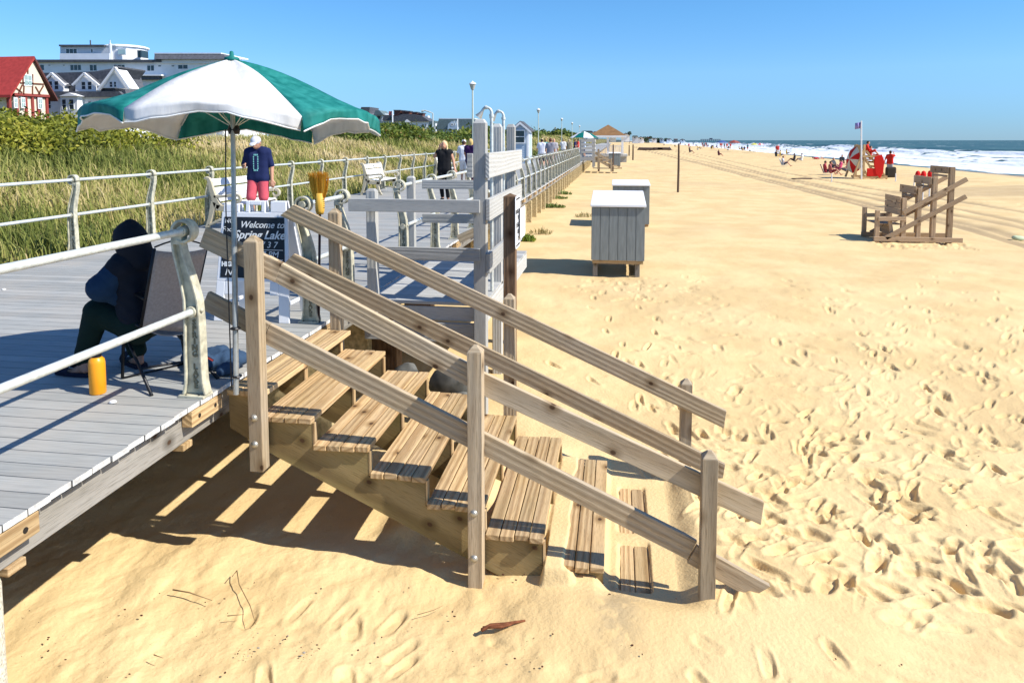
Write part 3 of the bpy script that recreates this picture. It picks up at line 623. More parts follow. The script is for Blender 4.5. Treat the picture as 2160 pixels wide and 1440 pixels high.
# ================================================================== GREY SHOWER PLATFORM
def make_platform():
    x0, x1, y0, y1 = XE+.02, -1.33, 7.02, 9.25
    t = thing('shower_platform', 'grey stained wooden shower platform with board railings and three tall capped posts', 'platform', (x1, y0, 0))
    mb = MB(); y = y0
    while y < y1+1.2: mb.beam((x0, y+.07, -.02), (x1+.02, y+.07, -.02), .133, .035); y += .139
    mb.build('deck_boards', M['greywood'], t, bevel=.003)
    def bd(a, b, w, h, name='board', up=(0, 0, 1)): q = MB(); q.beam(a, b, w, h, up); return q.build(name, M['greywood'], t, bevel=.005)
    bd((x0, y0+.03, -.13), (x1, y0+.03, -.13), .04, .14, 'fascia'); bd((x0, y0+.0, -.32), (x1, y0+.0, -.32), .05, .20, 'fascia')
    bd((x1-.0, y0, -.14), (x1-.0, y1+1.2, -.14), .05, .2, 'fascia')
    for y, zt in ((y0-.03, 1.86), (8.16, 1.84), (9.25, 1.86)):
        q = MB(); w = .125 if y < 8 else .11; x = x1-.01 if y < 8 else x1-.035; q.beam((x, y, -1.25), (x, y, zt-.04), w, w, (1, 0, 0))
        b = [V(x+i*w/2, y+j*w/2, zt-.04) for i, j in ((-1, -1), (1, -1), (1, 1), (-1, 1))]; b2 = [V(x+i*w*.3, y+j*w*.3, zt) for i, j in ((-1, -1), (1, -1), (1, 1), (-1, 1))]
        q.add(b+b2, [(0, 1, 5, 4), (1, 2, 6, 5), (2, 3, 7, 6), (3, 0, 4, 7), (4, 5, 6, 7)]); q.build('tall_post', M['greywood'], t, bevel=.006)
    for z, h in ((1.40, .25), (.99-.03, .22), (.42, .2)):                # seaward boards seen at an angle
        bd((x1+.075, y0-.12 if z > 1.2 else y0-.1, z-.0), (x1+.075, y1+.12, z), .04, h, 'side_board')
    bd((x1-.13, y0-.11, 1.40), (x1-.07, y0-.11, 1.40), .03, .24, 'end_block')
    for z, xa in ((.995, aty(745, 435, y0)[0]), (.51, aty(790, 538, y0)[0])):
        bd((xa, y0-.12, z), (x1+.0, y0-.12, z), .04, .13, 'rail_board')
    for z in (1.06, .60): bd((x0-.0, y1+.04, z), (x1, y1+.04, z), .04, .12, 'rail_board')
    for x, y, zt in ((aty(786, 500, y0)[0], y0, 1.155), (aty(868, 450, y1)[0], y1, 1.17)):
        q = MB(); w = .10; q.beam((x, y, -.3), (x, y, zt-.025), w, w, (1, 0, 0)); b = [V(x+i*w/2, y+j*w/2, zt-.025) for i, j in ((-1, -1), (1, -1), (1, 1), (-1, 1))]; b2 = [V(x+i*w*.3, y+j*w*.3, zt) for i, j in ((-1, -1), (1, -1), (1, 1), (-1, 1))]
        q.add(b+b2, [(0, 1, 5, 4), (1, 2, 6, 5), (2, 3, 7, 6), (3, 0, 4, 7), (4, 5, 6, 7)]); q.build('rail_post', M['greywood'], t, bevel=.005)
    for y in (7.45, 8.9):
        q = MB(); q.box((XE-.1, y-.1, -1.3), (XE+.25, y+.1, -.24)); q.build('pier', M['brown'], t)
    q = MB(); q.beam((-1.95, 9.75, .75), (-1.5, 9.75, .97), .04, .12); q.beam((-2.2, 9.8, .25), (-1.5, 9.8, .58), .04, .12); q.build('step_rail', M['rail'], t)
make_platform()
def shower(y, lab, px):
    x = aty(px, 300, y)[0]; t = thing('shower_pipe', lab, 'shower', (x, y, 0), 'outdoor shower pipes')
    b = MB(); b.tube([(x, y, 0), (x, y, 1.96)], .018, 10); b.build('riser_pipe', M['pipe'], t, smooth='auto')
    b = MB(); b.tube([(x, y, 1.95)]+[(x-.07+.07*math.cos(a), y, 1.95+.055*math.sin(a)) for a in np.linspace(.3, 1.57, 5)]+[(x-.09, y, 1.985), (x-.105, y, 1.96)], .015, 10)
    b.tube([(x, y, 1.9), (x, y, 1.93)], .026, 10); b.tube([(x-.05, y, 2.003), (x-.07, y, 2.003)], .022, 10); b.build('elbow', M['pipe'], t, smooth='auto')
    b = MB(); b.tube([(x-.10, y, 1.965), (x-.115, y, 1.94), (x-.145, y, 1.90)], [.014, .022, .04], 14); b.build('shower_head', M['bolt'], t, smooth='auto')
shower(7.6, 'outdoor shower pipe nearest the tall front post of the grey platform', 1037); shower(8.6, 'second outdoor shower pipe between the two rear tall posts', 1062)
def make_rocks():
    g = np.random.default_rng(5)
    m = mat('dark rock', (.11, .11, .10), .9, 0, .2, .5, 6, .5)
    for i in range(6):
        x = -2.35+i*.19+g.normal(0, .05); y = 6.7+g.normal(0, .15)+.15*(i % 2); r = g.uniform(.13, .24); mb = MB(); mb.blob((x, y, -1.0+(.18 if i < 5 else .0)*(i % 3)), (r, r*.8, r*.8), 12)
        v = mb.v[0]; v += (fbm(v[:, 0]*6+i, v[:, 1]*6+v[:, 2]*5, 3)[:, None])*.22*unit(V(1, -1, 1)); o = mb.build('rock', m, smooth=True); tag(o, 'dark boulder under the front of the grey platform, %s from the left' % ['first', 'second', 'third', 'fourth', 'fifth', 'sixth', 'seventh', 'eighth', 'ninth'][i], 'rock', 'boulders under the grey platform')
make_rocks()
# --- sign post at the platform
def sign_post():
    x, y = aty(1078, 500, 8.15)[0], 8.15; x = -1.19; y = 7.15
    y = 6.55; x = aty(1076, 500, y)[0]
    t = thing('sign_post', 'square brown post carrying white beach notices at the corner of the grey platform', 'sign post', (x, y, 0))
    q = MB(); w = .112; q.beam((x, y, -1.3), (x, y, aty(1078, 414, y)[2]), w, w, (1, 0, 0)); zt = aty(1078, 414, y)[2]
    b = [V(x+i*w/2, y+j*w/2, zt) for i, j in ((-1, -1), (1, -1), (1, 1), (-1, 1))]; q.add(b+[V(x, y, zt+.03)], [(0, 1, 4), (1, 2, 4), (2, 3, 4), (3, 0, 4)]); q.build('post', M['brown'], t, bevel=.004)
    sx = x+w/2+.004
    for k, (ya, yb, za, zb, xx) in enumerate(((y-.09, y+.24, aty(1080, 524, y)[2], aty(1080, 414, y)[2], sx), (y+.10, y+.47, aty(1090, 505, y+.1)[2], aty(1090, 440, y+.1)[2], sx+.02))):
        s = MB(); r = .03; c = [(ya+r, za), (yb-r, za), (yb, za+r), (yb, zb-r), (yb-r, zb), (ya+r, zb), (ya, zb-r), (ya, za+r)]; s.prism([(xx, a, b) for a, b in c], (.004, 0, 0)); p = s.build('notice_plate', M['white'], t)
        if k == 0:
            q = MB(); h = zb-za; ym = (ya+yb)/2
            rows = [('^', .93, .05), ('RESTRICTED', .70, .052), ('TO', .58, .05), ('BEACH', .44, .07), ('USE', .31, .06), ('X', .17, .06), ('v', .08, .05)]
            for tx, f, sz in rows: place_text(q, tx, sz, (xx+.005, ym, za+h*f), (0, 1, 0), (0, 0, 1), (1, 0, 0), extrude=.001, bold=.0005, res=2)
            q.box((xx+.004, ya+.04, zb-.035), (xx+.006, yb-.04, zb-.02)); q.box((xx+.004, ya+.04, za+.02), (xx+.006, yb-.04, za+.035)); q.build('notice_lettering', M['black'], p)
sign_post()
# ================================================================== UMBRELLA
def make_umbrella():
    cx, cy = -2.51, 4.42; ax, ay = .965, .83; zr = 1.795; zt = 2.18
    t = thing('beach_umbrella', 'green and white panelled beach umbrella strapped to the first stair post', 'umbrella', (-2.465, 4.27, 0))
    N8 = 6; off = math.radians(-101); fabric = mat('white canvas', (.80, .80, .79), .8, 0, .2, .08, 5, .5, ndist=(3, 3, .8), transl=.22); green = mat('green canvas', (.0, .14, .12), .7, 0, .3, 1, 5, .5, ndist=(3, 3, .8), col2=(.02, .23, .20), transl=.05)
    piping = mat('white piping', (.75, .76, .74), .7)
    def rim(a):                                                          # scalloped, wind-lifted edge
        k = (a-off)/(2*math.pi)*N8; fr = k-math.floor(k); rib = 1-4*fr*(1-fr); sag = 4*fr*(1-fr)
        x = ax*math.cos(a)*(1-.05*sag); y = ay*math.sin(a)*(1-.05*sag)
        z = zr-.035*math.sin(a)-.02*rib+.035*sag+.012*math.sin(3*a+1)
        return x, y, z
    def surf(a, s):
        x, y, z = rim(a); k = (a-off)/(2*math.pi)*N8; fr = k-math.floor(k); sag = 4*fr*(1-fr)
        h = zr+(zt-zr)*(1-s**1.35)
        h = h*(1)+(z-zr)*s**2; q = s*(1-.05*sag*(1-s)*2)
        wr = .007*math.sin(fr*23+s*5+a)*s*(1-s)*4+.004*math.sin(fr*41+a*3)*s+.014*float(fbm(V(fr*5+k*3.1), V(s*2.2+k), 3)[0])*s
        return V(cx+x*q, cy+y*q, h-.035*sag*s*(1-s)*4+wr)
    for k in range(N8):
        vs = []; ns, na = 12, 12
        for i in range(ns+1):
            for j in range(na+1): a = off+2*math.pi*(k+j/na)/N8; vs.append(surf(a, max(i/ns, .012)))
        for i in range(1, 5):                                            # valance
            for j in range(na+1):
                fr = j/na; a = off+2*math.pi*(k+fr)/N8; b = surf(a, 1); dr = (.075+.03*(math.sin(a) > 0))*(1-.2*math.sin(math.pi*fr))+.012*math.sin(fr*9+k*2)
                wob = .022*math.sin(fr*11+k*1.7)*i/4; lift = .05 if k in (3, 4) else 0
                vs.append(b+V(math.cos(a)*(wob+lift*i/4), math.sin(a)*wob, -dr*i/4))
        W = na+1; f = [(i*W+j, i*W+j+1, (i+1)*W+j+1, (i+1)*W+j) for i in range(ns+4) for j in range(na)]
        mb = MB(); mb.add(vs, f); white = k % 2 == 0
        o = mb.build('canopy_panel', fabric if white else green, t, smooth=True, recalc=False); tag(o, 'white canopy panel' if white else 'green canopy panel')
        so_ = o.modifiers.new('thick', 'SOLIDIFY'); so_.thickness = .002
        q = MB(); q.tube([vs[(ns+4)*W+j] for j in range(W)], .005, 5); q.build('edge_piping', piping, o)
    q = MB(); q.tube([(-2.51, 4.42, 2.13), (-2.498, 4.37, 1.2)], .0155, 14); q.tube([(-2.498, 4.37, 1.25), (-2.462, 4.262, -.02)], .018, 14); q.build('pole', mat('dull aluminium pole', (.42, .43, .41), .4, .5, .5, .15, 20), t, smooth='auto')
    q = MB(); q.lathe((cx, cy, zt), [(.05, -.01), (.045, .012), (.015, .02), (.012, .05), (.004, .055)], 12); q.build('finial', green, t, smooth=True)
    q = MB(); q.lathe((cx, cy, 1.72), [(.035, -.03), (.04, 0), (.03, .03)], 12); q.build('hub', M['blackmetal'], t, smooth=True)
    for k in range(N8):
        a = off+2*math.pi*k/N8; q = MB(); q.tube([surf(a, s)-V(0, 0, .008) for s in np.linspace(.02, 1, 9)], .004, 6); m_ = surf(a, .5); q.tube([V(cx, cy, 1.73), m_-V(0, 0, .01)], .0035, 6); q.build('rib', M['pipe'], t)
    q = MB(); q.tube([(-2.535, 4.36, 1.72), (-2.515, 4.30, 1.2), (-2.487, 4.25, .02)], .004, 6)
    q.build('cord', M['blackmetal'], t)
    for z in (.42, .10): q = MB(); q.lathe((-2.46, 4.275, z), [(.03, -.006), (.034, 0), (.03, .006)], 12); q.build('strap', M['blackmetal'], t)
make_umbrella()
# ================================================================== FIGURES
def sdf_mesh(prims, res, k=.02):
    """prims: ('c', p0, p1, r0, r1) tapered capsules and ('e', centre, radii, forward) ellipsoids -> one continuous surface"""
    lo = np.full(3, 9e9); hi = -lo; bb = []
    for p in prims:
        if p[0] == 'c': a, b = V(*p[1]), V(*p[2]); r = max(p[3], p[4]); l, h = np.minimum(a, b)-r, np.maximum(a, b)+r
        else: a = V(*p[1]); r = max(p[2]); l, h = a-r, a+r
        bb.append((l, h)); lo = np.minimum(lo, l); hi = np.maximum(hi, h)
    lo -= 3*res+k; hi += 3*res+k; n = np.ceil((hi-lo)/res).astype(int)+1; D = np.full(n, .2, np.float32)
    for p, (l, h) in zip(prims, bb):
        i0 = np.maximum(0, ((l-lo-k-2*res)/res).astype(int)); i1 = np.minimum(n, ((h-lo+k+2*res)/res).astype(int)+2)
        ax = [lo[c]+res*np.arange(i0[c], i1[c]) for c in range(3)]; P = np.stack(np.meshgrid(*ax, indexing='ij'), -1)
        if p[0] == 'c':
            a, b = V(*p[1]), V(*p[2]); ba = b-a; t = np.clip(((P-a)@ba)/(ba@ba+1e-12), 0, 1)
            d = np.linalg.norm(P-a-t[..., None]*ba, axis=-1)-(p[3]+(p[4]-p[3])*t)
        else:
            f = unit(p[3]) if len(p) > 3 else V(0, 1, 0); s = unit(np.cross(f, V(0, 0, 1))); u = np.cross(s, f); Q = (P-V(*p[1]))@np.stack([s, f, u], 1); r = V(*p[2])
            k0 = np.linalg.norm(Q/r, axis=-1); k1 = np.linalg.norm(Q/r**2, axis=-1)+1e-9; d = k0*(k0-1)/k1
        S = np.s_[i0[0]:i1[0], i0[1]:i1[1], i0[2]:i1[2]]; c = D[S]; hh = np.clip(.5+.5*(d-c)/k, 0, 1); D[S] = d*(1-hh)+c*hh-k*hh*(1-hh)
    s = D < 0; cs = np.zeros(np.array(D.shape)-1, int); acc = np.zeros(cs.shape+(3,)); cnt = np.zeros(cs.shape)
    sl = lambda o, e: tuple(np.s_[o[c]:D.shape[c]-1+o[c]] for c in range(3))
    for axn in range(3):
        for o1 in (0, 1):
            for o2 in (0, 1):
                oa = [0, 0, 0]; others = [c for c in range(3) if c != axn]; oa[others[0]] = o1; oa[others[1]] = o2; ob = list(oa); ob[axn] = 1
                A = D[sl(oa, 0)]; B = D[sl(ob, 0)]; x = (A < 0) != (B < 0); t = np.where(x, A/np.where(x, A-B, 1), 0)
                for c in range(3): acc[..., c] += np.where(x, (t if c == axn else oa[c]), 0)
                cnt += x
    act = cnt > 0; idx = -np.ones(cs.shape, int); idx[act] = np.arange(act.sum()); ijk = np.argwhere(act)
    v = lo+res*(ijk+acc[act]/cnt[act][:, None]); q = []
    for axn in range(3):
        o = [c for c in range(3) if c != axn]; a0 = [np.s_[:]]*3; b0 = [np.s_[:]]*3; a0[axn] = np.s_[:-1]; b0[axn] = np.s_[1:]
        x = s[tuple(a0)] != s[tuple(b0)]; w = np.argwhere(x); w = w[(w[:, o[0]] > 0)*(w[:, o[1]] > 0)*(w[:, o[0]] < cs.shape[o[0]])*(w[:, o[1]] < cs.shape[o[1]])]
        def g(d0, d1): z = w.copy(); z[:, o[0]] -= d0; z[:, o[1]] -= d1; return idx[z[:, 0], z[:, 1], z[:, 2]]
        qq = np.stack([g(1, 1), g(0, 1), g(0, 0), g(1, 0)], 1); q.append(qq)
    q = np.vstack(q); q = q[(q >= 0).all(1)]; return v, q.tolist()
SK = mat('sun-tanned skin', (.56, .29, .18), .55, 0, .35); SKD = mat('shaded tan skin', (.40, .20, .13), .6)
_cm = {}
def cloth(c, n=None):
    if c not in _cm: _cm[c] = mat(n or 'clothing fabric', c, .85, 0, .2, .1, 20)
    return _cm[c]
def sdf_obj(name, prims, m, res, parent=None, k=.02, loc=None):
    v, f = sdf_mesh(prims, res, k); mb = MB(); mb.add(v, f)
    if parent is None and loc is not None: mb.v[0] = mb.v[0]-V(*loc)
    o = mb.build(name, m, parent, smooth=True)
    if parent is None and loc is not None: o.location = tuple(float(q) for q in loc)
    return o
STAND = dict(head=(0, .02, 1.635), neck=(0, 0, 1.50), chest=(0, 0, 1.33), pelvis=(0, 0, .97), shL=(-.185, 0, 1.43), shR=(.185, 0, 1.43), elL=(-.235, -.02, 1.14), elR=(.235, -.02, 1.14),
             wrL=(-.24, .07, .89), wrR=(.24, .07, .89), hiL=(-.095, 0, .93), hiR=(.095, 0, .93), knL=(-.10, .03, .50), knR=(.10, .03, .50), anL=(-.10, -.01, .085), anR=(.10, -.01, .085), toL=(-.12, .16, .03), toR=(.12, .16, .03))
SIT = dict(STAND, head=(0, .0, .93), neck=(0, -.04, .80), chest=(0, -.06, .62), pelvis=(0, 0, .28), shL=(-.18, -.06, .73), shR=(.18, -.06, .73), elL=(-.22, .06, .5), elR=(.22, .06, .5), wrL=(-.14, .27, .45), wrR=(.14, .27, .45),
           hiL=(-.09, .02, .25), hiR=(.09, .02, .25), knL=(-.1, .42, .42), knR=(.1, .42, .42), anL=(-.1, .72, .08), anR=(.1, .72, .08), toL=(-.12, .86, .1), toR=(.12, .86, .1))
LIE = dict(STAND, head=(0, -.62, .22), neck=(0, -.5, .16), chest=(0, -.34, .15), pelvis=(0, 0, .13), shL=(-.18, -.42, .15), shR=(.18, -.42, .15), elL=(-.3, -.2, .08), elR=(.3, -.2, .08), wrL=(-.2, 0, .08), wrR=(.2, 0, .08),
           hiL=(-.09, .02, .12), hiR=(.09, .02, .12), knL=(-.12, .42, .14), knR=(.12, .4, .34), anL=(-.12, .82, .07), anR=(.12, .7, .06), toL=(-.14, .86, .2), toR=(.14, .84, .1))
def person(label, loc, heading, J, res=.011, scale=1.0, shirt=(.2, .2, .2), sleeve=.45, pants=(.1, .1, .1), leg=.6, hair=(.1, .06, .03), hairlen=0, hat=None, shoes=None, skin=None, group=None, fingers=False, local=None, dress=False, gaze=(0, 1, 0), cat='person'):
    skin = skin or SK; loc = V(*loc); ch, sh = math.cos(heading), math.sin(heading)                # heading: world angle the figure faces
    def W(p): x, y, z = [c*scale for c in p]; return V(loc[0]+ch*y+sh*x, loc[1]+sh*y-ch*x, loc[2]+z)
    if local is not None: Jw = {k: V(*v) for k, v in local.items()}; fwd = V(ch, sh, 0)
    else: Jw = {k: W(v) for k, v in J.items()}; fwd = V(ch, sh, 0)
    S = scale; g = W(gaze)-W((0, 0, 0)) if local is None else V(*gaze); g = unit(g); sd = unit(np.cross(g, V(0, 0, 1))); up = np.cross(sd, g)
    h = Jw['head']; P = [('e', h, (.077*S, .095*S, .115*S), g), ('c', h-up*.055*S+g*.025*S, h-up*.06*S+g*.04*S, .052*S, .04*S), ('c', h-up*.01*S+g*.085*S, h-up*.03*S+g*.103*S, .011*S, .015*S),
        ('c', h-up*.06*S+g*.082*S-sd*.018*S, h-up*.06*S+g*.082*S+sd*.018*S, .010*S, .010*S), ('e', h+sd*.08*S, (.012*S, .02*S, .032*S), g), ('e', h-sd*.08*S, (.012*S, .02*S, .032*S), g),
        ('c', Jw['neck']-V(0, 0, .03*S), h-up*.04*S-g*.015*S, .062*S, .055*S)]
    T = []
    for a, b in (('shL', 'hiL'), ('shR', 'hiR')):
        c = Jw['chest']; p0 = Jw[a]*.62+c*.38+(Jw['neck']-c)*.1; p1 = Jw[b]; mid = (p0+p1)/2; T += [('c', p0, mid*.8+c*.2, .098*S, .088*S), ('c', mid*.8+c*.2, p1, .088*S, .098*S)]
    T += [('c', Jw['shL'], Jw['neck']-V(0, 0, .02*S), .055*S, .05*S), ('c', Jw['shR'], Jw['neck']-V(0, 0, .02*S), .055*S, .05*S), ('c', Jw['chest'], Jw['pelvis'], .10*S, .11*S)]
    A = []; Hd = []
    for s in 'LR':
        A += [('c', Jw['sh'+s], Jw['el'+s], .052*S, .040*S), ('c', Jw['el'+s], Jw['wr'+s], .041*S, .027*S)]
        w = Jw['wr'+s]; d = unit(w-Jw['el'+s]); sdv = unit(np.cross(d, fwd+V(0, 0, .3))); pm = w+d*.05*S; nrm = np.cross(d, sdv)
        Hd += [('e', w+d*.045*S, (.040*S, .052*S, .02*S), d)]
        if fingers:
            Hd[-1] = ('e', w+d*.045*S, (.036*S, .048*S, .018*S), d)
            for i, (o, ln) in enumerate(((-.027, .060), (-.009, .072), (.009, .068), (.027, .052))):
                b = w+d*.08*S+sdv*o*S; m_ = b+d*ln*.5*S+nrm*.008*S; e = m_+d*ln*.42*S+nrm*.026*S; Hd += [('c', b, m_, .0095*S, .009*S), ('c', m_, e, .009*S, .0075*S)]
            b = w+d*.03*S-sdv*.03*S; Hd += [('c', b, b+d*.035*S-sdv*.025*S, .012*S, .010*S), ('c', b+d*.035*S-sdv*.025*S, b+d*.062*S-sdv*.022*S+nrm*.012*S, .010*S, .008*S)]
        else: Hd += [('c', w+d*.06*S, w+d*.13*S+fwd*.01*S, .028*S, .014*S)]
    Lg = []
    for s in 'LR':
        hp, kn, an, to = (Jw[q+s] for q in ('hi', 'kn', 'an', 'to')); calf = kn*.68+an*.32-fwd*.012*S
        Lg += [('c', hp, kn, .088*S, .056*S), ('c', kn, calf, .053*S, .056*S), ('c', calf, an, .054*S, .036*S), ('c', an-V(0, 0, .03*S)*(1 if J is not LIE else 0), to, .036*S, .028*S), ('c', an-fwd*.03*S, an-fwd*.045*S-V(0, 0, .03*S), .032*S, .03*S)]
    body = sdf_obj('person', P+T+A+Hd+Lg, skin, res, None, .022*S, loc); tag(body, label, cat, group)
    def infl(ps, e): return [(p[0], p[1], p[2], p[3]+e, p[4]+e) for p in ps]
    def part(name, ps, c, k=.03): return sdf_obj(name, ps, cloth(tuple(c)), res, body, k*S)
    arms = []
    for s in 'LR':
        a, b, c = Jw['sh'+s], Jw['el'+s], Jw['wr'+s]
        if sleeve > 0: arms += [('c', a, a+(b-a)*min(1, sleeve*2), .064*S, .060*S if sleeve < .5 else .052*S)]
        if sleeve > .5: arms += [('c', b, b+(c-b)*(sleeve*2-1), .052*S, .042*S)]
    hem = [('c', Jw['hiL'], Jw['hiR'], .115*S, .115*S)]
    if dress: hem += [('c', Jw['hi'+s], Jw['hi'+s]*(1-.5)+Jw['kn'+s]*.5, .12*S, .13*S) for s in 'LR']
    if shirt is not None: part('shirt' if sleeve else 'top', infl(T, .020*S)+arms+hem, shirt)
    if pants is not None:
        pl = [('c', Jw['hiL'], Jw['hiR'], .108*S, .108*S)]
        for s in 'LR':
            hp, kn, an = (Jw[q+s] for q in ('hi', 'kn', 'an')); f = min(1, leg*2); e = .03 if leg < .55 else .018; pl += [('c', hp, hp+(kn-hp)*f, (.088+.02)*S, (.088-.03*f+e)*S)]
            if leg > .5: pl += [('c', kn, kn+(an-kn)*(leg*2-1), .072*S, .056*S)]
        part('shorts' if leg < .6 else 'trousers', pl, pants)
    if hair is not None:
        hp = [('e', h+up*.02*S-g*.018*S, (.09*S, .098*S, .112*S), g)]
        if hairlen: hp += [('c', h-g*.05*S+sd*o*S, h-g*.055*S+sd*o*1.1*S-V(0, 0, hairlen), .045*S, .035*S) for o in (-.05, 0, .05)]+([('c', h+sd*o*S+g*.01*S, h+sd*o*1.15*S-V(0, 0, hairlen*.9)+g*.03*S, .025*S, .028*S) for o in (-.085, .085)])
        v, f = sdf_mesh(hp, res, .02*S); fc = ((v[np.array(f)].mean(1)-(h-up*.01*S))@g); keep = fc < .062*S; 
        lowf = ((v[np.array(f)].mean(1)-h)@up) > .055*S
        f = [q for q, a, b in zip(f, keep, lowf) if a or b]; mb = MB(); mb.add(v, f); mb.build('hair', cloth(tuple(hair)), body, smooth=True)
    if hat is not None:
        hp = [('e', h+up*.045*S-g*.005*S, (.094*S, .104*S, .088*S), g), ('e', h+up*.045*S+g*.115*S-up*.012*S, (.07*S, .075*S, .014*S), unit(g-up*.25))]; part('cap', hp, hat, .012)
    if shoes is not None:
        part('shoes', [('c', Jw['an'+s]-V(0, 0, .045*S), Jw['to'+s], .044*S, .038*S) for s in 'LR']+[('c', Jw['an'+s]-V(0, 0, .045*S)-fwd*.04*S, Jw['an'+s]-V(0, 0, .045*S), .038*S, .042*S) for s in 'LR'], shoes, .01)
    return body
# --- man with the phone
def phone_man():
    b = atz(548, 478, 0); J = dict(STAND, head=(.0, .07, 1.60), elR=(.27, .0, 1.16), wrR=(.20, .20, 1.17), elL=(-.25, -.03, 1.15), wrL=(-.27, .03, .90), knR=(.12, .10, .51), anR=(.12, .05, .085), toR=(.15, .22, .03), anL=(-.10, -.12, .09), toL=(-.12, .05, .03))
    hd = math.radians(-82)
    p = person('person in a navy shirt, pink shorts and white cap looking down at a phone', b, hd, J, .0115, 1.0, (.012, .02, .075), .44, (.62, .10, .13), .42, (.12, .08, .06), 0, (.62, .62, .66), (.05, .06, .09), fingers=True, gaze=(.15, 1, -.42))
    q = MB(); f = V(math.cos(hd), math.sin(hd), 0); s = V(f[1], -f[0], 0); o = b+f*.205+V(0, 0, 1.14)+s*.10+V(0, 0, .0)
    # ring of pale dashes printed on the chest
    q = MB(); L = []
    for k in range(22):
        t = 2*math.pi*k/22; z = 1.235+.17*math.sin(t) if abs(math.cos(t)) < .5 else None
    for k in range(6):
        for e in (-1, 1): L.append((e*.040, 1.12+k*.043))
    for e in (-.028, 0, .028): L.append((e, 1.375)); L.append((e, 1.085))
    c = p.children[0]; mesh = [o_ for o_ in p.children if o_.name.startswith('shirt')][0].data; vv = np.array([tuple(x.co) for x in mesh.vertices])
    for x, z in L:
        pt = s*-x; m_ = (np.abs((vv@s)-(pt@s)) < .012)*(np.abs(vv[:, 2]-z) < .015); d = (vv[m_]@f).max() if m_.any() else .12
        ctr = b+pt+f*(d-.002)+V(0, 0, z); q.beam(ctr-V(0, 0, .015), ctr+V(0, 0, .015), .017, .010, f)
    q.build('shirt_print', cloth((.25, .62, .58)), p)
    h = MB(); wr = b+f*.20+s*.20+V(0, 0, 1.17); d = unit(wr-(b+s*.27+V(0, 0, 1.16))); c = wr+d*.10+V(0, 0, .015); h.beam(c-d*.07, c+d*.07, .07, .009, unit(-f*.3+V(0, 0, 1)))
    ph = h.build('phone', M['black'], bevel=.002); tag(ph, 'dark phone held by the person in the navy shirt', 'phone')
phone_man()
def walker(px, py, **k):
    b = atz(px, py, 0); return b
J1 = dict(STAND, elR=(.30, -.02, 1.30), wrR=(.13, .05, 1.56), elL=(-.27, .0, 1.16), wrL=(-.33, .12, .93), knL=(-.09, .08, .51), anR=(.09, -.14, .1), toR=(.11, .03, .03))
person('blonde person in a black sleeveless top and black trousers walking on the boardwalk', atz(938, 424), math.radians(-88), J1, .013, .93, (.012, .012, .014), 0, (.010, .010, .012), .95, (.72, .55, .30), .16, None, (.02, .02, .02), fingers=True)
J2 = dict(STAND, elL=(-.27, .08, 1.2), wrL=(-.30, .25, 1.08), knL=(-.1, .15, .53), anL=(-.1, .05, .15), toL=(-.1, .2, .06), anR=(.1, -.1, .09))
person('person in a white cap, white top and light shorts walking away', atz(979, 385), math.radians(95), J2, .018, .95, (.70, .72, .78), .4, (.66, .67, .70), .45, (.10, .06, .04), 0, (.75, .78, .78), (.05, .05, .05))
person('long-haired blonde person in a dark purple top and dark leggings beside the tall grey post', atz(993, 390), math.radians(80), J2, .018, .97, (.04, .012, .07), .3, (.05, .015, .03), .85, (.60, .42, .16), .26, None, (.04, .03, .03))
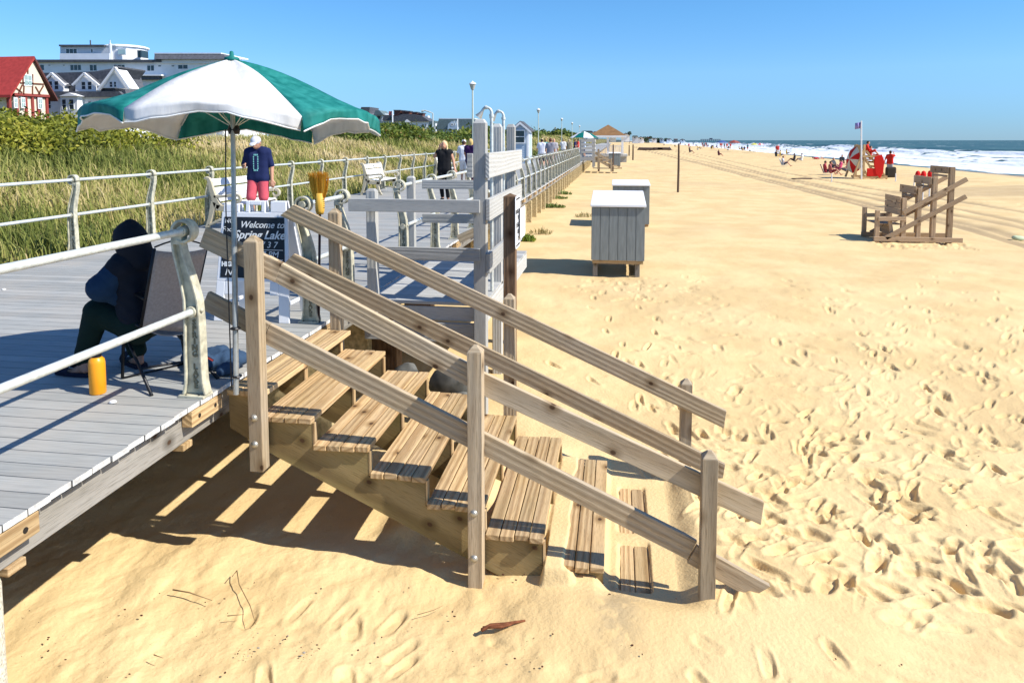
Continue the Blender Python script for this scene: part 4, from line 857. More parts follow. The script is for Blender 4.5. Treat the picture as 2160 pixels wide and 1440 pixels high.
# --- seated hooded person + folding chair
def seated():
    J = dict(hiL=aty(288, 690, 4.46), hiR=aty(308, 678, 4.70), knL=aty(205, 658, 4.42), knR=aty(262, 655, 4.76), anL=aty(176, 768, 4.40), anR=aty(290, 752, 4.64), toL=aty(128, 796, 4.42), toR=aty(262, 773, 4.76),
             pelvis=aty(300, 676, 4.60), chest=aty(288, 595, 4.54), neck=aty(286, 533, 4.46), head=aty(272, 508, 4.44), shL=aty(258, 560, 4.38), shR=aty(312, 552, 4.66), elL=aty(214, 606, 4.30), elR=aty(262, 610, 4.72), wrL=aty(262, 636, 4.42), wrR=aty(240, 640, 4.62))
    loc = V(-3.2, 4.5, 0); hd = math.radians(146); navy = (.009, .012, .020); blk = (.006, .018, .013)
    p = person('person in a dark hooded jacket and black trousers slouched in a folding chair', loc, hd, STAND, .0095, .93, None, 0, None, 0, None, 0, None, None, SKD, fingers=True, local=J, gaze=(-.8, .55, -.55))
    S = .93; q = []
    for s in 'LR': q += [('c', J['sh'+s], J['sh'+s]*.7+J['el'+s]*.3, .080, .075), ('c', J['sh'+s]*.7+J['chest']*.3, J['hi'+s], .115, .105)]
    q += [('c', J['shL'], J['shR'], .085, .085), ('c', J['chest'], J['pelvis'], .115, .11), ('c', J['neck'], J['chest'], .09, .12)]
    v, f = sdf_mesh(q, .0095, .04); v += (fbm(v[:, 0]*9+v[:, 2]*5, v[:, 1]*9+v[:, 2]*8, 3)*.022)[:, None]*unit(V(-.3, -1, .3))+(fbm(v[:, 0]*22+v[:, 2]*30, v[:, 1]*22-v[:, 2]*12, 2)*.014)[:, None]*unit(V(-.3, -1, .3)); mb = MB(); mb.add(v, f); mb.build('jacket', cloth(navy), p, smooth=True)
    for s_ in 'LR':
        a_, b_, c_ = J['sh'+s_], J['el'+s_], J['wr'+s_]; v, f = sdf_mesh([('c', a_*.85+b_*.15, b_, .084, .078), ('c', b_, c_, .076, .052), ('c', a_*.5+b_*.5+V(-.01, 0, -.03), b_+V(0, 0, -.01), .07, .085)], .0095, .03)
        v += (fbm(v[:, 0]*14+v[:, 2]*18, v[:, 1]*14, 3)*.03)[:, None]*unit(V(-.3, -1, .3)); mb = MB(); mb.add(v, f); mb.build('sleeve', cloth((.012, .035, .075)), p, smooth=True)
    g = unit(V(-.8, .55, -.55)); h = J['head']; v, f = sdf_mesh([('e', h+V(.02, -.01, .010), (.108, .120, .128), g), ('c', h+V(.0, 0, .06), h+V(.025, -.015, .115), .075, .035), ('c', h+V(.055, -.02, -.04), J['neck']+V(.03, -.01, -.03), .10, .105)], .0095, .04)
    fc = (v[np.array(f)].mean(1)-h)@g; f = [q_ for q_, a in zip(f, fc) if a < .085]; mb = MB(); mb.add(v, f); o = mb.build('hood', cloth(navy), p, smooth=True)
    md = o.modifiers.new('t', 'SOLIDIFY'); md.thickness = .008
    q = []
    for s in 'LR': q += [('c', J['hi'+s], J['kn'+s], .105, .085), ('c', J['kn'+s], J['an'+s]+V(0, 0, .05), .088, .062)]
    q += [('c', J['hiL'], J['hiR'], .12, .12)]
    v, f = sdf_mesh(q, .0095, .03); v += (fbm(v[:, 0]*8+v[:, 2]*11, v[:, 1]*8, 3)*.02)[:, None]*unit(V(-.3, -1, .3)); mb = MB(); mb.add(v, f); mb.build('trousers', cloth(blk), p, smooth=True)
    for s in 'LR':
        a, t_ = J['an'+s], J['to'+s]; d = unit((t_-a)*V(1, 1, 0)); n = V(-d[1], d[0], 0); b = V(a[0], a[1], 0)-d*.07; q = MB(); L = []
        for u in np.linspace(0, 1, 12): L.append((u*.28, .040+.012*math.sin(u*3.1)))
        pts = [b+d*u+n*w+V(0, 0, .004) for u, w in L]+[b+d*u-n*w+V(0, 0, .004) for u, w in L[::-1]]; q.prism(pts, (0, 0, .024)); c = b+d*.2
        q.ribbon([(.056*math.cos(t), .03+.055*math.sin(t)) for t in np.linspace(0, math.pi, 10)], .006, .085, c, n, (0, 0, 1), d); q.build('sandal', cloth((.012, .013, .03)), p, smooth='auto')
    # chair
    blk = M['blackmetal']; grey = mat('grey chair fabric', (.36, .31, .285), .85, 0, .15, .12, 60)
    TL, TR, BR, BL = aty(326, 528, 4.26), aty(436, 524, 4.60), aty(398, 700, 4.66), aty(297, 690, 4.33)
    lA, lB = V(-2.955, 4.10, .005), V(-2.715, 4.47, .005); f = unit(V(-.83, .55, 0)); sd = unit(lB-lA)
    t = thing('folding_chair', 'folding camp chair with grey fabric back and black frame, under the seated person', 'chair', (-3.0, 4.4, 0))
    vs = []; n = 10; back = unit(np.cross(TR-TL, BL-TL))
    for i in range(n+1):
        for j in range(n+1): u, w = j/n, i/n; p_ = (TL*(1-u)+TR*u)*(1-w)+(BL*(1-u)+BR*u)*w; vs.append(p_+V(.55, -.36, 0)*.05*math.sin(math.pi*u)*(.4+.6*w)+V(0, 0, -.018*math.sin(math.pi*u))*(1-w))
    q = MB(); q.add(vs, [(i*(n+1)+j, i*(n+1)+j+1, (i+1)*(n+1)+j+1, (i+1)*(n+1)+j) for i in range(n) for j in range(n)]); o = q.build('backrest', grey, t, smooth=True); md = o.modifiers.new('t', 'SOLIDIFY'); md.thickness = .006
    FL, FR = BL+f*.44+V(0, 0, .03), BR+f*.44+V(0, 0, .03)
    q = MB(); vs = []
    for i in range(n+1):
        for j in range(n+1): u, w = j/n, i/n; vs.append((BL*(1-u)+BR*u)*(1-w)+(FL*(1-u)+FR*u)*w-V(0, 0, .04*math.sin(math.pi*u)))
    q.add(vs, [(i*(n+1)+j, i*(n+1)+j+1, (i+1)*(n+1)+j+1, (i+1)*(n+1)+j) for i in range(n) for j in range(n)]); o = q.build('seat', grey, t, smooth=True); md = o.modifiers.new('t', 'SOLIDIFY'); md.thickness = .006
    r = .011
    for T_, B_, Fp, leg in ((TL, BL, FL, lA), (TR, BR, FR, lB)):
        q = MB(); q.tube([T_+V(0, 0, .01), B_], r, 8); q.build('back_frame', blk, t, smooth=True)
        arm0 = B_*.62+T_*.38; arm1 = arm0+f*.40+V(0, 0, .035)
        q = MB(); q.beam(arm0, arm1, .045, .022); q.build('armrest', blk, t, bevel=.008)
        q = MB(); q.tube([Fp+V(0, 0, -.01), leg], r, 8); q.build('leg', blk, t, smooth=True)
        fl = V(*(leg+f*.50)); q = MB(); q.tube([arm1-f*.04, fl], r, 8); q.build('leg', blk, t, smooth=True)
        q = MB(); q.tube([B_, Fp], r, 8); q.build('seat_frame', blk, t, smooth=True)
    q = MB(); q.tube([lA+f*.5, lB+f*.5], r*.8, 8); q.tube([lA+(FL-lA)*.3, lB+(FR-lB)*.3], r*.8, 8); q.build('stretcher', blk, t, smooth=True)
    q = MB(); q.tube([TL+V(0, 0, .02)]+[TL*(1-u)+TR*u+V(0, 0, .02+.045*math.sin(math.pi*u)) for u in np.linspace(.05, .95, 8)]+[TR+V(0, 0, .02)], .006, 6); q.build('carry_strap', blk, t, smooth=True)
seated()
def small_things():
    b = atz(207, 829, 0); q = MB(); r = .050
    t = thing('water_bottle', 'yellow metal water bottle with black lid standing on the deck by the railing', 'bottle', b)
    q.lathe(b, [(r*.92, .002), (r, .01), (r, .205), (r*.9, .228), (r*.62, .243), (.001, .245)], 28); q.build('bottle_body', mat('yellow enamel', (.85, .33, .008), .35, 0, .5), t, smooth='auto')
    q = MB(); q.lathe(b+V(0, 0, .244), [(r*.60, 0), (r*.60, .018), (r*.66, .02), (r*.66, .05), (r*.5, .056), (.001, .057)], 24); q.build('bottle_lid', M['blackmetal'], t, smooth='auto')
    # crumpled jacket / bag
    c = atz(446, 788, 0); q = []
    g = np.random.default_rng(11)
    for k in range(16): u = g.uniform(-1, 1); a = V(c[0]+u*.22, c[1]+g.normal(0, .07)+.1, .05+.07*(1-abs(u))*g.random()); b2 = a+V(g.uniform(-.12, .12), g.uniform(-.06, .06), g.uniform(-.02, .03)); q.append(('c', a, b2, .055, .04))
    v, f = sdf_mesh(q, .009, .02); v += (fbm(v[:, 0]*16+v[:, 2]*10, v[:, 1]*13, 3)*.03)[:, None]*V(0, -.5, 1); v[:, 2] = np.maximum(v[:, 2], .003); mb = MB(); mb.add(v, f); o = mb.build('jacket', cloth((.035, .07, .13)), smooth=True); tag(o, 'crumpled blue jacket heaped on the deck beside the umbrella pole', 'jacket')
    q = MB(); q.tube([c+V(-.05, -.05, .12), c+V(.02, -.07, .14), c+V(.06, -.07, .12)], .008, 6); q.build('red_trim', cloth((.6, .08, .06)), o)
    # broom
    Y = 6.03; b0, b1, b2, b3 = aty(672, 690, Y), aty(675, 452, Y), aty(675, 412, Y), aty(672, 366, Y)
    t = thing('broom', 'straw broom standing upside down against the far handrail', 'broom', b0)
    q = MB(); q.tube([b0, b1+V(0, 0, .04)], .0115, 10); q.build('broom_handle', mat('dark painted handle', (.035, .015, .02), .4), t, smooth=True)
    straw = attrmat('broom straw', [(0, (.55, .24, .01)), (.5, (.85, .45, .03)), (1, (.92, .66, .12))], .7, .25)
    q = MB(); q.tube([b1, b1+V(0, 0, .03), (b1+b2)/2, b2+V(0, 0, .02)], [.03, .04, .042, .034], 14); q.build('broom_cap', mat('straw binding base', (.72, .42, .06), .6, nscale=90, noise=.2, ndist=(.1, 1, 1)), t, smooth=True)
    q = MB()
    for k in range(420):
        a = g.random()*6.28; rr = g.random()**.5; s0 = b1+V(0, 0, .1)+V(math.cos(a)*.032*rr, math.sin(a)*.02*rr, 0); tp = b3+V(math.cos(a)*.098*rr+g.normal(0, .006), math.sin(a)*.03*rr, g.uniform(-.03, .035)-.02*rr); q.tube([s0, (s0+tp)/2+V(math.cos(a)*.012, 0, 0), tp], [.0018, .0018, .0012], 3, caps=False)
    q.build('bristles', straw, t)
    q = MB()
    for z in (.06, .078, .096, .114, .132): c_ = b1+V(0, 0, z); q.tube([c_+V(.043*math.cos(a), .034*math.sin(a), 0) for a in np.linspace(0, 6.28, 16)[:-1]], .0025, 5, closed=True)
    q.build('stitching', M['blackmetal'], t)
small_things()
# --- A-frame sign
def a_board():
    Y0, Y1 = 5.95, 6.16; zt = aty(530, 424, Y1)[2]; xl, xr = aty(450, 670, Y0)[0], aty(610, 670, Y0)[0]; xtl, xtr = aty(470, 424, Y1)[0], aty(606, 424, Y1)[0]
    t = thing('welcome_sign', 'white plastic A-frame sign with black boards chalked with a welcome message', 'sign', ((xl+xr)/2, Y0, 0)); hz = zt
    def pt(u, z, d=0): w = z/hz; x = (xl*(1-w)+xtl*w)*(1-u)+(xr*(1-w)+xtr*w)*u; return V(x, Y0+(Y1-Y0)*w+d, z)
    def panel(sgn):
        mb = MB()
        def quad(u0, u1, z0, z1, d=.0, th=.022):
            p = [pt(u0, z0, d), pt(u1, z0, d), pt(u1, z1, d), pt(u0, z1, d)]; 
            if sgn < 0: p = [V(a[0], 2*(Y1+.03)-a[1]-.02, a[2]) for a in p]
            mb.prism(p, (0, th, 0))
        quad(0, 1, .33*hz, .905*hz); quad(0, .12, 0, .33*hz); quad(.86, 1, 0, .33*hz); quad(.12, .24, .22*hz, .33*hz); quad(.74, .86, .22*hz, .33*hz)
        quad(.02, .26, .905*hz, .97*hz); quad(.74, .98, .905*hz, 1.0*hz); quad(.36, .42, .905*hz, 1.0*hz); quad(.60, .66, .905*hz, 1.0*hz); quad(.42, .60, .965*hz, 1.0*hz)
        return mb.build('sign_panel', M['plastic'], t, bevel=.006)
    f = panel(1); panel(-1)
    q = MB(); q.prism([pt(.05, .36*hz, -.004), pt(.95, .36*hz, -.004), pt(.95, .865*hz, -.004), pt(.05, .865*hz, -.004)], (0, .006, 0)); bd = q.build('chalkboard', M['black'], f)
    nz = unit(np.cross(pt(1, 0)-pt(0, 0), pt(.5, hz)-pt(.5, 0))); uz = unit(pt(.5, hz)-pt(.5, 0)); ux = V(1, 0, 0)
    if nz[1] > 0: nz = -nz
    def T(s, u, w, size, **k): q = MB(); place_text(q, s, size, pt(u, w*hz, -.0065), ux, uz, nz, extrude=.0008, **k); q.build('chalk_writing', M['chalk'], bd)
    T('Welcome to', .62, .80, .085, shear=.35, bold=.0008); T('Spring Lake', .58, .715, .108, shear=.35, bold=.002)
    T('NO', .13, .83, .06, shear=.1); T('Food', .13, .76, .065, shear=.2)
    T('HIGH', .16, .47, .058, bold=.003, shear=0); T('No', .2, .405, .095, shear=.25); T(':  7 3 7', .68, .635, .08, shear=.2); T(':  7 PM', .70, .555, .08, shear=.15); T('50', .86, .49, .075, shear=.2)
    for w in (.595, .515): q = MB(); q.beam(pt(.52, w*hz, -.006), pt(.93, w*hz, -.006), .002, .005); q.build('ruled_line', M['chalk'], bd)
    q = MB(); q.beam(pt(.1, .13*hz, .03), pt(.1, .13*hz, .36), .02, .03); q.beam(pt(.9, .13*hz, .03), pt(.9, .13*hz, .36), .02, .03); q.build('spreader', M['plastic'], t)
a_board()
# --- benches (seat length along y, facing +x)
def make_bench():
    t = thing('park_bench', 'x', 'bench', (0, 0, 0)); cr = mat('cream bench casting', (.52, .46, .33), .6, 0, .3, .08, 6); wh = mat('white bench slats', (.74, .74, .72), .6)
    for y in (0, 1.55):
        q = MB(); R = lambda p, w: q.ribbon(p, w, .07, (0, y, 0), (1, 0, 0), (0, 0, 1), (0, 1, 0))
        R([(-.38, .93), (-.345, .95), (-.30, .93), (-.27, .86), (-.24, .72), (-.19, .56), (-.14, .44), (-.08, .40)], [.03, .05, .07, .08, .09, .11, .14, .12])
        R([(-.2, .5), (-.24, .36), (-.29, .18), (-.36, .0)], [.12, .10, .08, .07]); R([(.20, .40), (.16, .28), (.20, .14), (.28, 0)], [.12, .09, .07, .07]); R([(-.16, .40), (.05, .37), (.26, .38)], [.12, .10, .10])
        R([(-.2, .60), (-.05, .60), (.10, .62), (.22, .63)], [.06, .05, .055, .06]); R([(.26+.065*math.cos(a), .565+.065*math.sin(a)) for a in np.linspace(1.9, -3.2, 14)], np.linspace(.06, .03, 14)); R([(.24, .50), (.22, .40)], .06)
        R([(-.34, .05), (-.1, .16), (.08, .16), (.26, .05)], [.03, .05, .05, .03])
        q.build('bench_end', cr, t, bevel=.008, local=True)
    for k, (x, z, lean) in enumerate(((-.245, .86, .28), (-.205, .70, .28), (-.165, .56, .3))): q = MB(); q.beam((x, -.0, z), (x, 1.55, z), .03, .135, (-lean, 0, 1)); q.build('back_slat', wh, t, bevel=.008, local=True)
    for k in range(3): q = MB(); q.beam((-.06+k*.13, 0, .455-.006*k), (-.06+k*.13, 1.55, .455-.006*k), .118, .03); q.build('seat_slat', wh, t, bevel=.008, local=True)
    q = MB(); q.tube([(-.228, .77, .865), (-.232+.012, .77, .8655)], .028, 12); q.tube([(-.225, .77, .85), (-.20, .77, .855)], .001, 4); q.build('plaque', M['blackmetal'], t, local=True)
    return t
b0 = make_bench(); b0['group'] = 'cream park benches on the boardwalk'
bl = ['cream park bench between the navy-shirted person and the umbrella pole', 'cream park bench with white slats standing clear beside the grassy dune', 'cream park bench partly hidden behind the black-clad blonde person']
for i, (x, y) in enumerate(((-7.25, 12.35), (-7.25, 20.55), (-7.25, 29.2))):
    o = b0 if i == 0 else copy_tree(b0)
    o.location = (x, y, 0); o['label'] = bl[i]; o['group'] = 'cream park benches on the boardwalk'
# ================================================================== BEACH OBJECTS
def storage_box(x0, x1, y0, y1, zb, zf, zr_, zs, label):
    t = thing('storage_box', label, 'storage box', (x0, y0, zs), 'grey wooden storage boxes on the beach')
    m = MATS_BOX
    q = MB(); n = 6; w = (x1-x0)/n
    for k in range(n): q.prism([(x0+k*w+.006, y0-.012, zb), (x0+(k+1)*w-.006, y0-.012, zb), (x0+(k+1)*w-.006, y0-.012, zf-.01), (x0+k*w+.006, y0-.012, zf-.01)], (0, .02, 0))
    q.prism([(x0, y0, zb), (x1, y0, zb), (x1, y0, zf-.02), (x0, y0, zf-.02)], (0, .03, 0))
    q.build('front_wall', m, t)
    for nm, xx in (('side_wall', x0), ('side_wall', x1-.03)):
        q = MB(); k = 6; wy = (y1-y0-.03)/k
        for i in range(k):
            ya, yb = y0+.03+i*wy+.003, y0+.03+(i+1)*wy-.003; za, zz = zf-.03+(zr_-zf)*(ya-y0)/(y1-y0), zf-.03+(zr_-zf)*(yb-y0)/(y1-y0); q.prism([(xx, ya, zb), (xx, yb, zb), (xx, yb, zz), (xx, ya, za)], (.03, 0, 0))
        q.build(nm, m, t)
    q = MB(); q.prism([(x0+.03, y1-.03, zb), (x1-.03, y1-.03, zb), (x1-.03, y1-.03, zr_-.03), (x0+.03, y1-.03, zr_-.03)], (0, .03, 0)); q.build('back_wall', m, t)
    q = MB(); q.prism([(x0-.02, y0-.05, zf), (x0-.02, y1+.03, zr_), (x0-.02, y1+.03, zr_+.045), (x0-.02, y0-.05, zf+.045)], (x1-x0+.04, 0, 0)); q.build('lid', M['white'], t, bevel=.008)
    q = MB(); q.box((x0+.02, y0+.005, zb-.07), (x1-.02, y0+.05, zb-.001)); q.build('sill', M['stair'], t, bevel=.004); q = MB(); q.box((x0+.02, y1-.05, zb-.07), (x1-.02, y1-.01, zb-.001)); q.build('sill', M['stair'], t, bevel=.004)
    for x in (x0+.03, x1-.17):
        for y in (y0+.02, y1-.15): q = MB(); q.box((x, y+.052, zs-.15), (x+.09, y+.15, zb-.071)); q.build('leg', M['beam'], t, bevel=.006)
        q = MB(); q.beam((x+.045, y0+.2, zs+.09), (x+.045, y1-.2, zs+.09), .05, .1); q.build('skid', M['brown'], t)
MATS_BOX = mat('slate grey painted boards', (.215, .24, .24), .75, 0, .3, .12, 25, .1, ndist=(1, 1, .15))
A = aty(1248, 430, 13.5); B = aty(1361, 430, 13.5)
storage_box(A[0], B[0], 13.5, 15.1, aty(1250, 548, 13.5)[2], aty(1247, 436, 13.5)[2], aty(1256, 406, 15.1)[2], gz(0, 13.6), 'near grey storage box on legs with a bright white sloping lid')
A = aty(1292, 430, 21.5); B = aty(1370, 430, 21.5)
storage_box(A[0], B[0], 21.5, 22.9, aty(1292, 472, 21.5)[2], aty(1292, 392, 21.5)[2], aty(1300, 382, 22.9)[2], gz(.6, 21.6), 'second grey storage box standing behind the nearer white-lidded one')
A = aty(1284, 330, 66); B = aty(1309, 330, 66)
storage_box(A[0], B[0], 66, 67.6, aty(1284, 350, 66)[2], aty(1284, 324, 66)[2], aty(1284, 322, 67.6)[2], gz(0, 66), 'small distant grey storage box beside the far stairs')
# lifeguard chair lying ready on the sand
def chair_stand():
    YN, YF = 19.3, 20.25; X = lambda px, Y=YN: aty(px, 400, Y)[0]; Z = lambda py, Y=YN: aty(1950, py, Y)[2]; zb = Z(509)
    t = thing('lifeguard_chair', 'brown wooden lifeguard chair with stepped seat backs and long sloping rails on the sand', 'lifeguard chair', (X(1853), YN, zb)); m = M['stand']
    def bm(a, b, w, h, nm, up=(0, 0, 1)): q = MB(); q.beam(a, b, w, h, up); q.build(nm, m, t, bevel=.006)
    for Y in (YN, YF):
        for px, py, w in ((1853, 445, .10), (1908, 418, .11), (1940, 397, .10), (1971, 374, .11), (2006, 352, .12)):
            bm((X(px), Y, zb-.1), (X(px), Y, Z(py)), w, w, 'post', (1, 0, 0))
        bm((X(1845), Y-.07, zb+.05), (X(2033), Y-.07, zb+.05), .05, .12, 'base_rail')
        d = .07 if Y == YN else -.07
        bm((X(1870), Y-d, Z(503)), (X(2036), Y-d, Z(413)), .05, .11, 'diagonal_rail'); bm((X(1905), Y-d, Z(449)), (X(2036), Y-d, Z(377)), .05, .11, 'diagonal_rail')
        bm((X(1853), Y-.06, Z(463)), (X(1910), Y-.06, Z(461)), .05, .10, 'arm_rail')
    for px, y0, y1 in ((1902, 415, 455), (1934, 393, 411), (1965, 373, 390), (2000, 351, 367)):
        n = 3 if y1-y0 > 30 else 1; hh = (Z(y0)-Z(y1))/n
        q = MB()
        for k in range(n): q.beam((X(px)-.02, YN-.02, Z(y1)+hh*(k+.5)), (X(px)-.02, YF+.05, Z(y1)+hh*(k+.5)), .04, hh-.012)
        q.build('seat_back', m, t, bevel=.006)
        if y1-y0 < 30: q = MB(); q.beam((X(px)-.24, YN, Z(y1)-.02), (X(px)-.24, YF, Z(y1)-.02), .0, .0) if 0 else q.beam((X(px)-.012, YN+.08, Z(y1)-.05), (X(px)-.012, YF-.08, Z(y1)-.05), .04, .05); q.build('rung', m, t)
    q = MB()
    for k in range(4): q.beam((X(1862)+k*.14, YN+.05, zb+.42), (X(1862)+k*.14, YF-.05, zb+.42), .13, .03)
    q.build('seat', m, t, bevel=.005)
    q = MB()
    for k in range(3): q.beam((X(1893)-.05*k, YN+.06, zb+.06+.12*k), (X(1893)-.05*k, YF-.06, zb+.06+.12*k), .03, .11, (.3, 0, 1))
    q.build('foot_board', m, t)
    bm((X(1888), YN+.03, zb), (X(1880), YN+.03, zb+.55), .05, .09, 'brace', (1, 0, 0))
chair_stand()
# occupied lifeguard stand at the water's edge
def far_stand():
    Y = 51.0; X = lambda px, y=Y: aty(px, 350, y)[0]; Z = lambda py, y=Y: aty(1830, py, y)[2]; zb = Z(377); m = M['stair']
    t = thing('lifeguard_stand', 'tall wooden lifeguard stand with red gear and a white flagpole near the surf', 'lifeguard stand', (X(1830), Y, zb))
    for Yk in (Y, Y+1.6):
        for a, b, w in (((1800, 376), (1822, 312), .11), ((1822, 376), (1822, 305), .12), ((1872, 377), (1826, 318), .11), ((1850, 377), (1822, 330), .1)):
            q = MB(); q.beam((X(a[0]), Yk, Z(a[1])), (X(b[0]), Yk, Z(b[1])), w, w, (0, 1, 0)); q.build('leg', m, t)
        q = MB(); q.beam((X(1812), Yk-.07, Z(374)), (X(1872), Yk-.07, Z(374)), .06, .13); q.build('base_rail', m, t)
        q = MB(); q.beam((X(1818), Yk-.08, Z(330)), (X(1850), Yk-.08, Z(330)), .06, .12); q.build('arm_rail', m, t)
    for k in range(5): q = MB(); f = k/5; q.beam((X(1872-f*44)-.0, Y, Z(372-f*50)), (X(1872-f*44), Y+1.6, Z(372-f*50)), .05, .12); q.build('rung', m, t)
    q = MB(); q.box((X(1817), Y+.05, Z(338)), (X(1845), Y+1.55, Z(336))); q.build('seat', m, t); q = MB(); q.box((X(1816), Y+.05, Z(334)), (X(1818), Y+1.55, Z(306))); q.build('backrest', m, t)
    red = cloth((.62, .02, .015)); wh = cloth((.72, .66, .50))
    u = thing('beach_umbrella', 'red and cream lifeguard umbrella tipped on its side against the wooden stand', 'umbrella', (X(1806), Y-.6, Z(350)))
    c = V(X(1812), Y+.9, Z(338)); ax = unit(V(-.93, -.32, .15)); s1 = unit(np.cross(ax, V(0, 0, 1))); s2 = np.cross(s1, ax); R = (Z(306)-Z(374))*.43
    for k in range(8):
        q = MB(); vs = [c+ax*R*.45]
        for j in range(5):
            a = 2*math.pi*(k+j/4)/8
            for s in (.5, 1.0): vs.append(c+(s1*math.cos(a)+s2*math.sin(a))*R*s*(1 if j in (0, 4) or s < 1 else .96)+ax*R*.45*(1-s**1.6))
        f = [(0, 1+2*j, 3+2*j) for j in range(4)]+[(1+2*j, 2+2*j, 4+2*j, 3+2*j) for j in range(4)]; q.add(vs, f); o = q.build('canopy_panel', red if k % 2 else wh, u, smooth=True)
    q = MB(); q.tube([c+ax*R*.5, c-ax*R*1.1], .025, 8); q.build('pole', M['white'], u)
    q = MB(); vs = [V(X(px), Y-.15, Z(py)) for px, py in ((1843, 330), (1858, 326), (1864, 340), (1862, 365), (1856, 376), (1846, 366), (1842, 345))]; q.prism(vs, (0, .12, 0)); o = q.build('rescue_board', red, bevel=.03); tag(o, 'red rescue board standing against the wooden lifeguard stand', 'rescue board')
    q = MB(); q.box((X(1828), Y-.12, Z(372)), (X(1850), Y-.04, Z(355))); o = q.build('equipment_bag', red, bevel=.04); tag(o, 'red equipment bag between the legs of the lifeguard stand', 'bag')
    f = thing('flag', 'small violet and white flag on a tall white pole above the lifeguard stand', 'flag', (X(1815), Y-.2, zb))
    q = MB(); q.tube([(X(1816), Y-.2, Z(378)), (X(1811), Y-.2, Z(255))], .05, 8); q.build('pole', M['white'], f)
    q = MB(); n = 6; vs = []
    for i in range(n+1):
        for z in (0, 1): vs.append(V(X(1811)-.36*i/n, Y-.2+.09*math.sin(i*1.3), Z(258 if z else 271)-.06*i/n))
    q.add(vs, [(2*i, 2*i+1, 2*i+3, 2*i+2) for i in range(n)]); o = q.build('cloth', cloth((.32, .27, .55)), f, smooth=True); o.modifiers.new('t', 'SOLIDIFY').thickness = .01
    JS = dict(SIT); 
    person('lifeguard in a red jacket sitting on top of the wooden stand, dark hair', (X(1834), Y+.4, Z(322)-.28), math.radians(-20), JS, .035, 1.0, (.62, .03, .02), .9, (.55, .03, .02), .5, (.05, .03, .02))
    person('lifeguard in red sitting lower on the wooden stand, facing the sea', (X(1848), Y+1.2, Z(332)-.28), math.radians(-20), JS, .035, 1.0, (.65, .04, .02), .5, (.5, .03, .02), .5, (.08, .05, .03))
    b = atz(1876, 376, -1.0); J = dict(STAND, elR=(.27, .12, 1.4), wrR=(.16, .2, 1.62), wrL=(-.35, .1, .95), elL=(-.3, 0, 1.15))
    b[2] = gz(b[0], b[1]); b = aty(1876, 374, 54.); b[2] = gz(b[0], b[1])
    person('lifeguard in a red shirt and grey trousers standing with one arm raised beside the stand', b, math.radians(60), J, .03, 1.05, (.62, .03, .02), .35, (.42, .42, .45), .8, (.05, .03, .02))
    q = MB(); d = aty(1879, 372, 53); q.box((d[0]-.35, 52.9, gz(d[0], 53)), (d[0]+.35, 53.2, gz(d[0], 53)+.75)); tag(q.build('bag', cloth((.05, .045, .035)), bevel=.12), 'dark upright bag at the feet of the standing red-shirted lifeguard', 'bag')
far_stand()
def red_floats():
    for i, (px, py, lab) in enumerate(((1936, 372, 'leftmost'), (1948, 372, 'middle'), (1962, 371, 'rightmost'))):
        b = aty(px, py, 30.); z0 = gz(b[0], 30.); q = MB(); c = V(b[0], 30., z0); h = b[2]-z0+.12
        t = thing('rescue_buoy', 'red rescue buoy on a stake, %s of the three seen above the stepped chair' % lab, 'buoy', c, 'three red rescue buoys')
        q.tube([c, c+V(0, 0, h-.3)], .03, 8); q.build('stake', M['white'], t); q = MB(); q.lathe(c+V(0, 0, h-.3), [(.02, 0), (.09, .06), (.10, .25), (.07, .36), (.01, .4)], 12); q.build('float', cloth((.75, .02, .02)), t, smooth=True)
red_floats()
def stake(px, py0, py1, Y, r, m, label, cat='pole', name='pole'):
    a = aty(px, py1, Y); z0 = gz(a[0], Y); q = MB(); top = aty(px, py0, Y)[2]; q.tube([(a[0], Y, z0-.2), (a[0]+.01, Y, (z0+top)/2), (a[0], Y, top)], [r, r, r*.8], 8); o = q.build(name, m, smooth='auto'); o.location = (0, 0, 0); return tag(o, label, cat, group='thin poles standing in the sand')
DK = mat('dark thin post', (.10, .06, .04), .8)
stake(1430, 303, 404, 36.5, .055, DK, 'dark thin pole standing alone in open sand right of the grey boxes'); stake(1335, 305, 336, 95, .10, DK, 'short dark pole far up the beach, right of the gazebo')
stake(1327, 306, 324, 120, .10, DK, 'shortest dark pole far up the beach beside the gazebo'); stake(1293, 305, 357, 60, .06, DK, 'thin pole in front of the far grey box'); stake(1263, 318, 355, 60, .08, DK, 'thin pole at the foot of the far stairs')
for px, y0, y1, Y, l in ((1754, 366, 378, 47, 'white stake in the sand left of the lifeguard stand'), (1889, 366, 377, 48, 'white stake in the sand right of the standing lifeguard'), (1928, 370, 382, 44, 'white stake in the sand just left of the red buoys')): stake(px, y0, y1, Y, .035, M['white'], l, 'stake', 'stake')
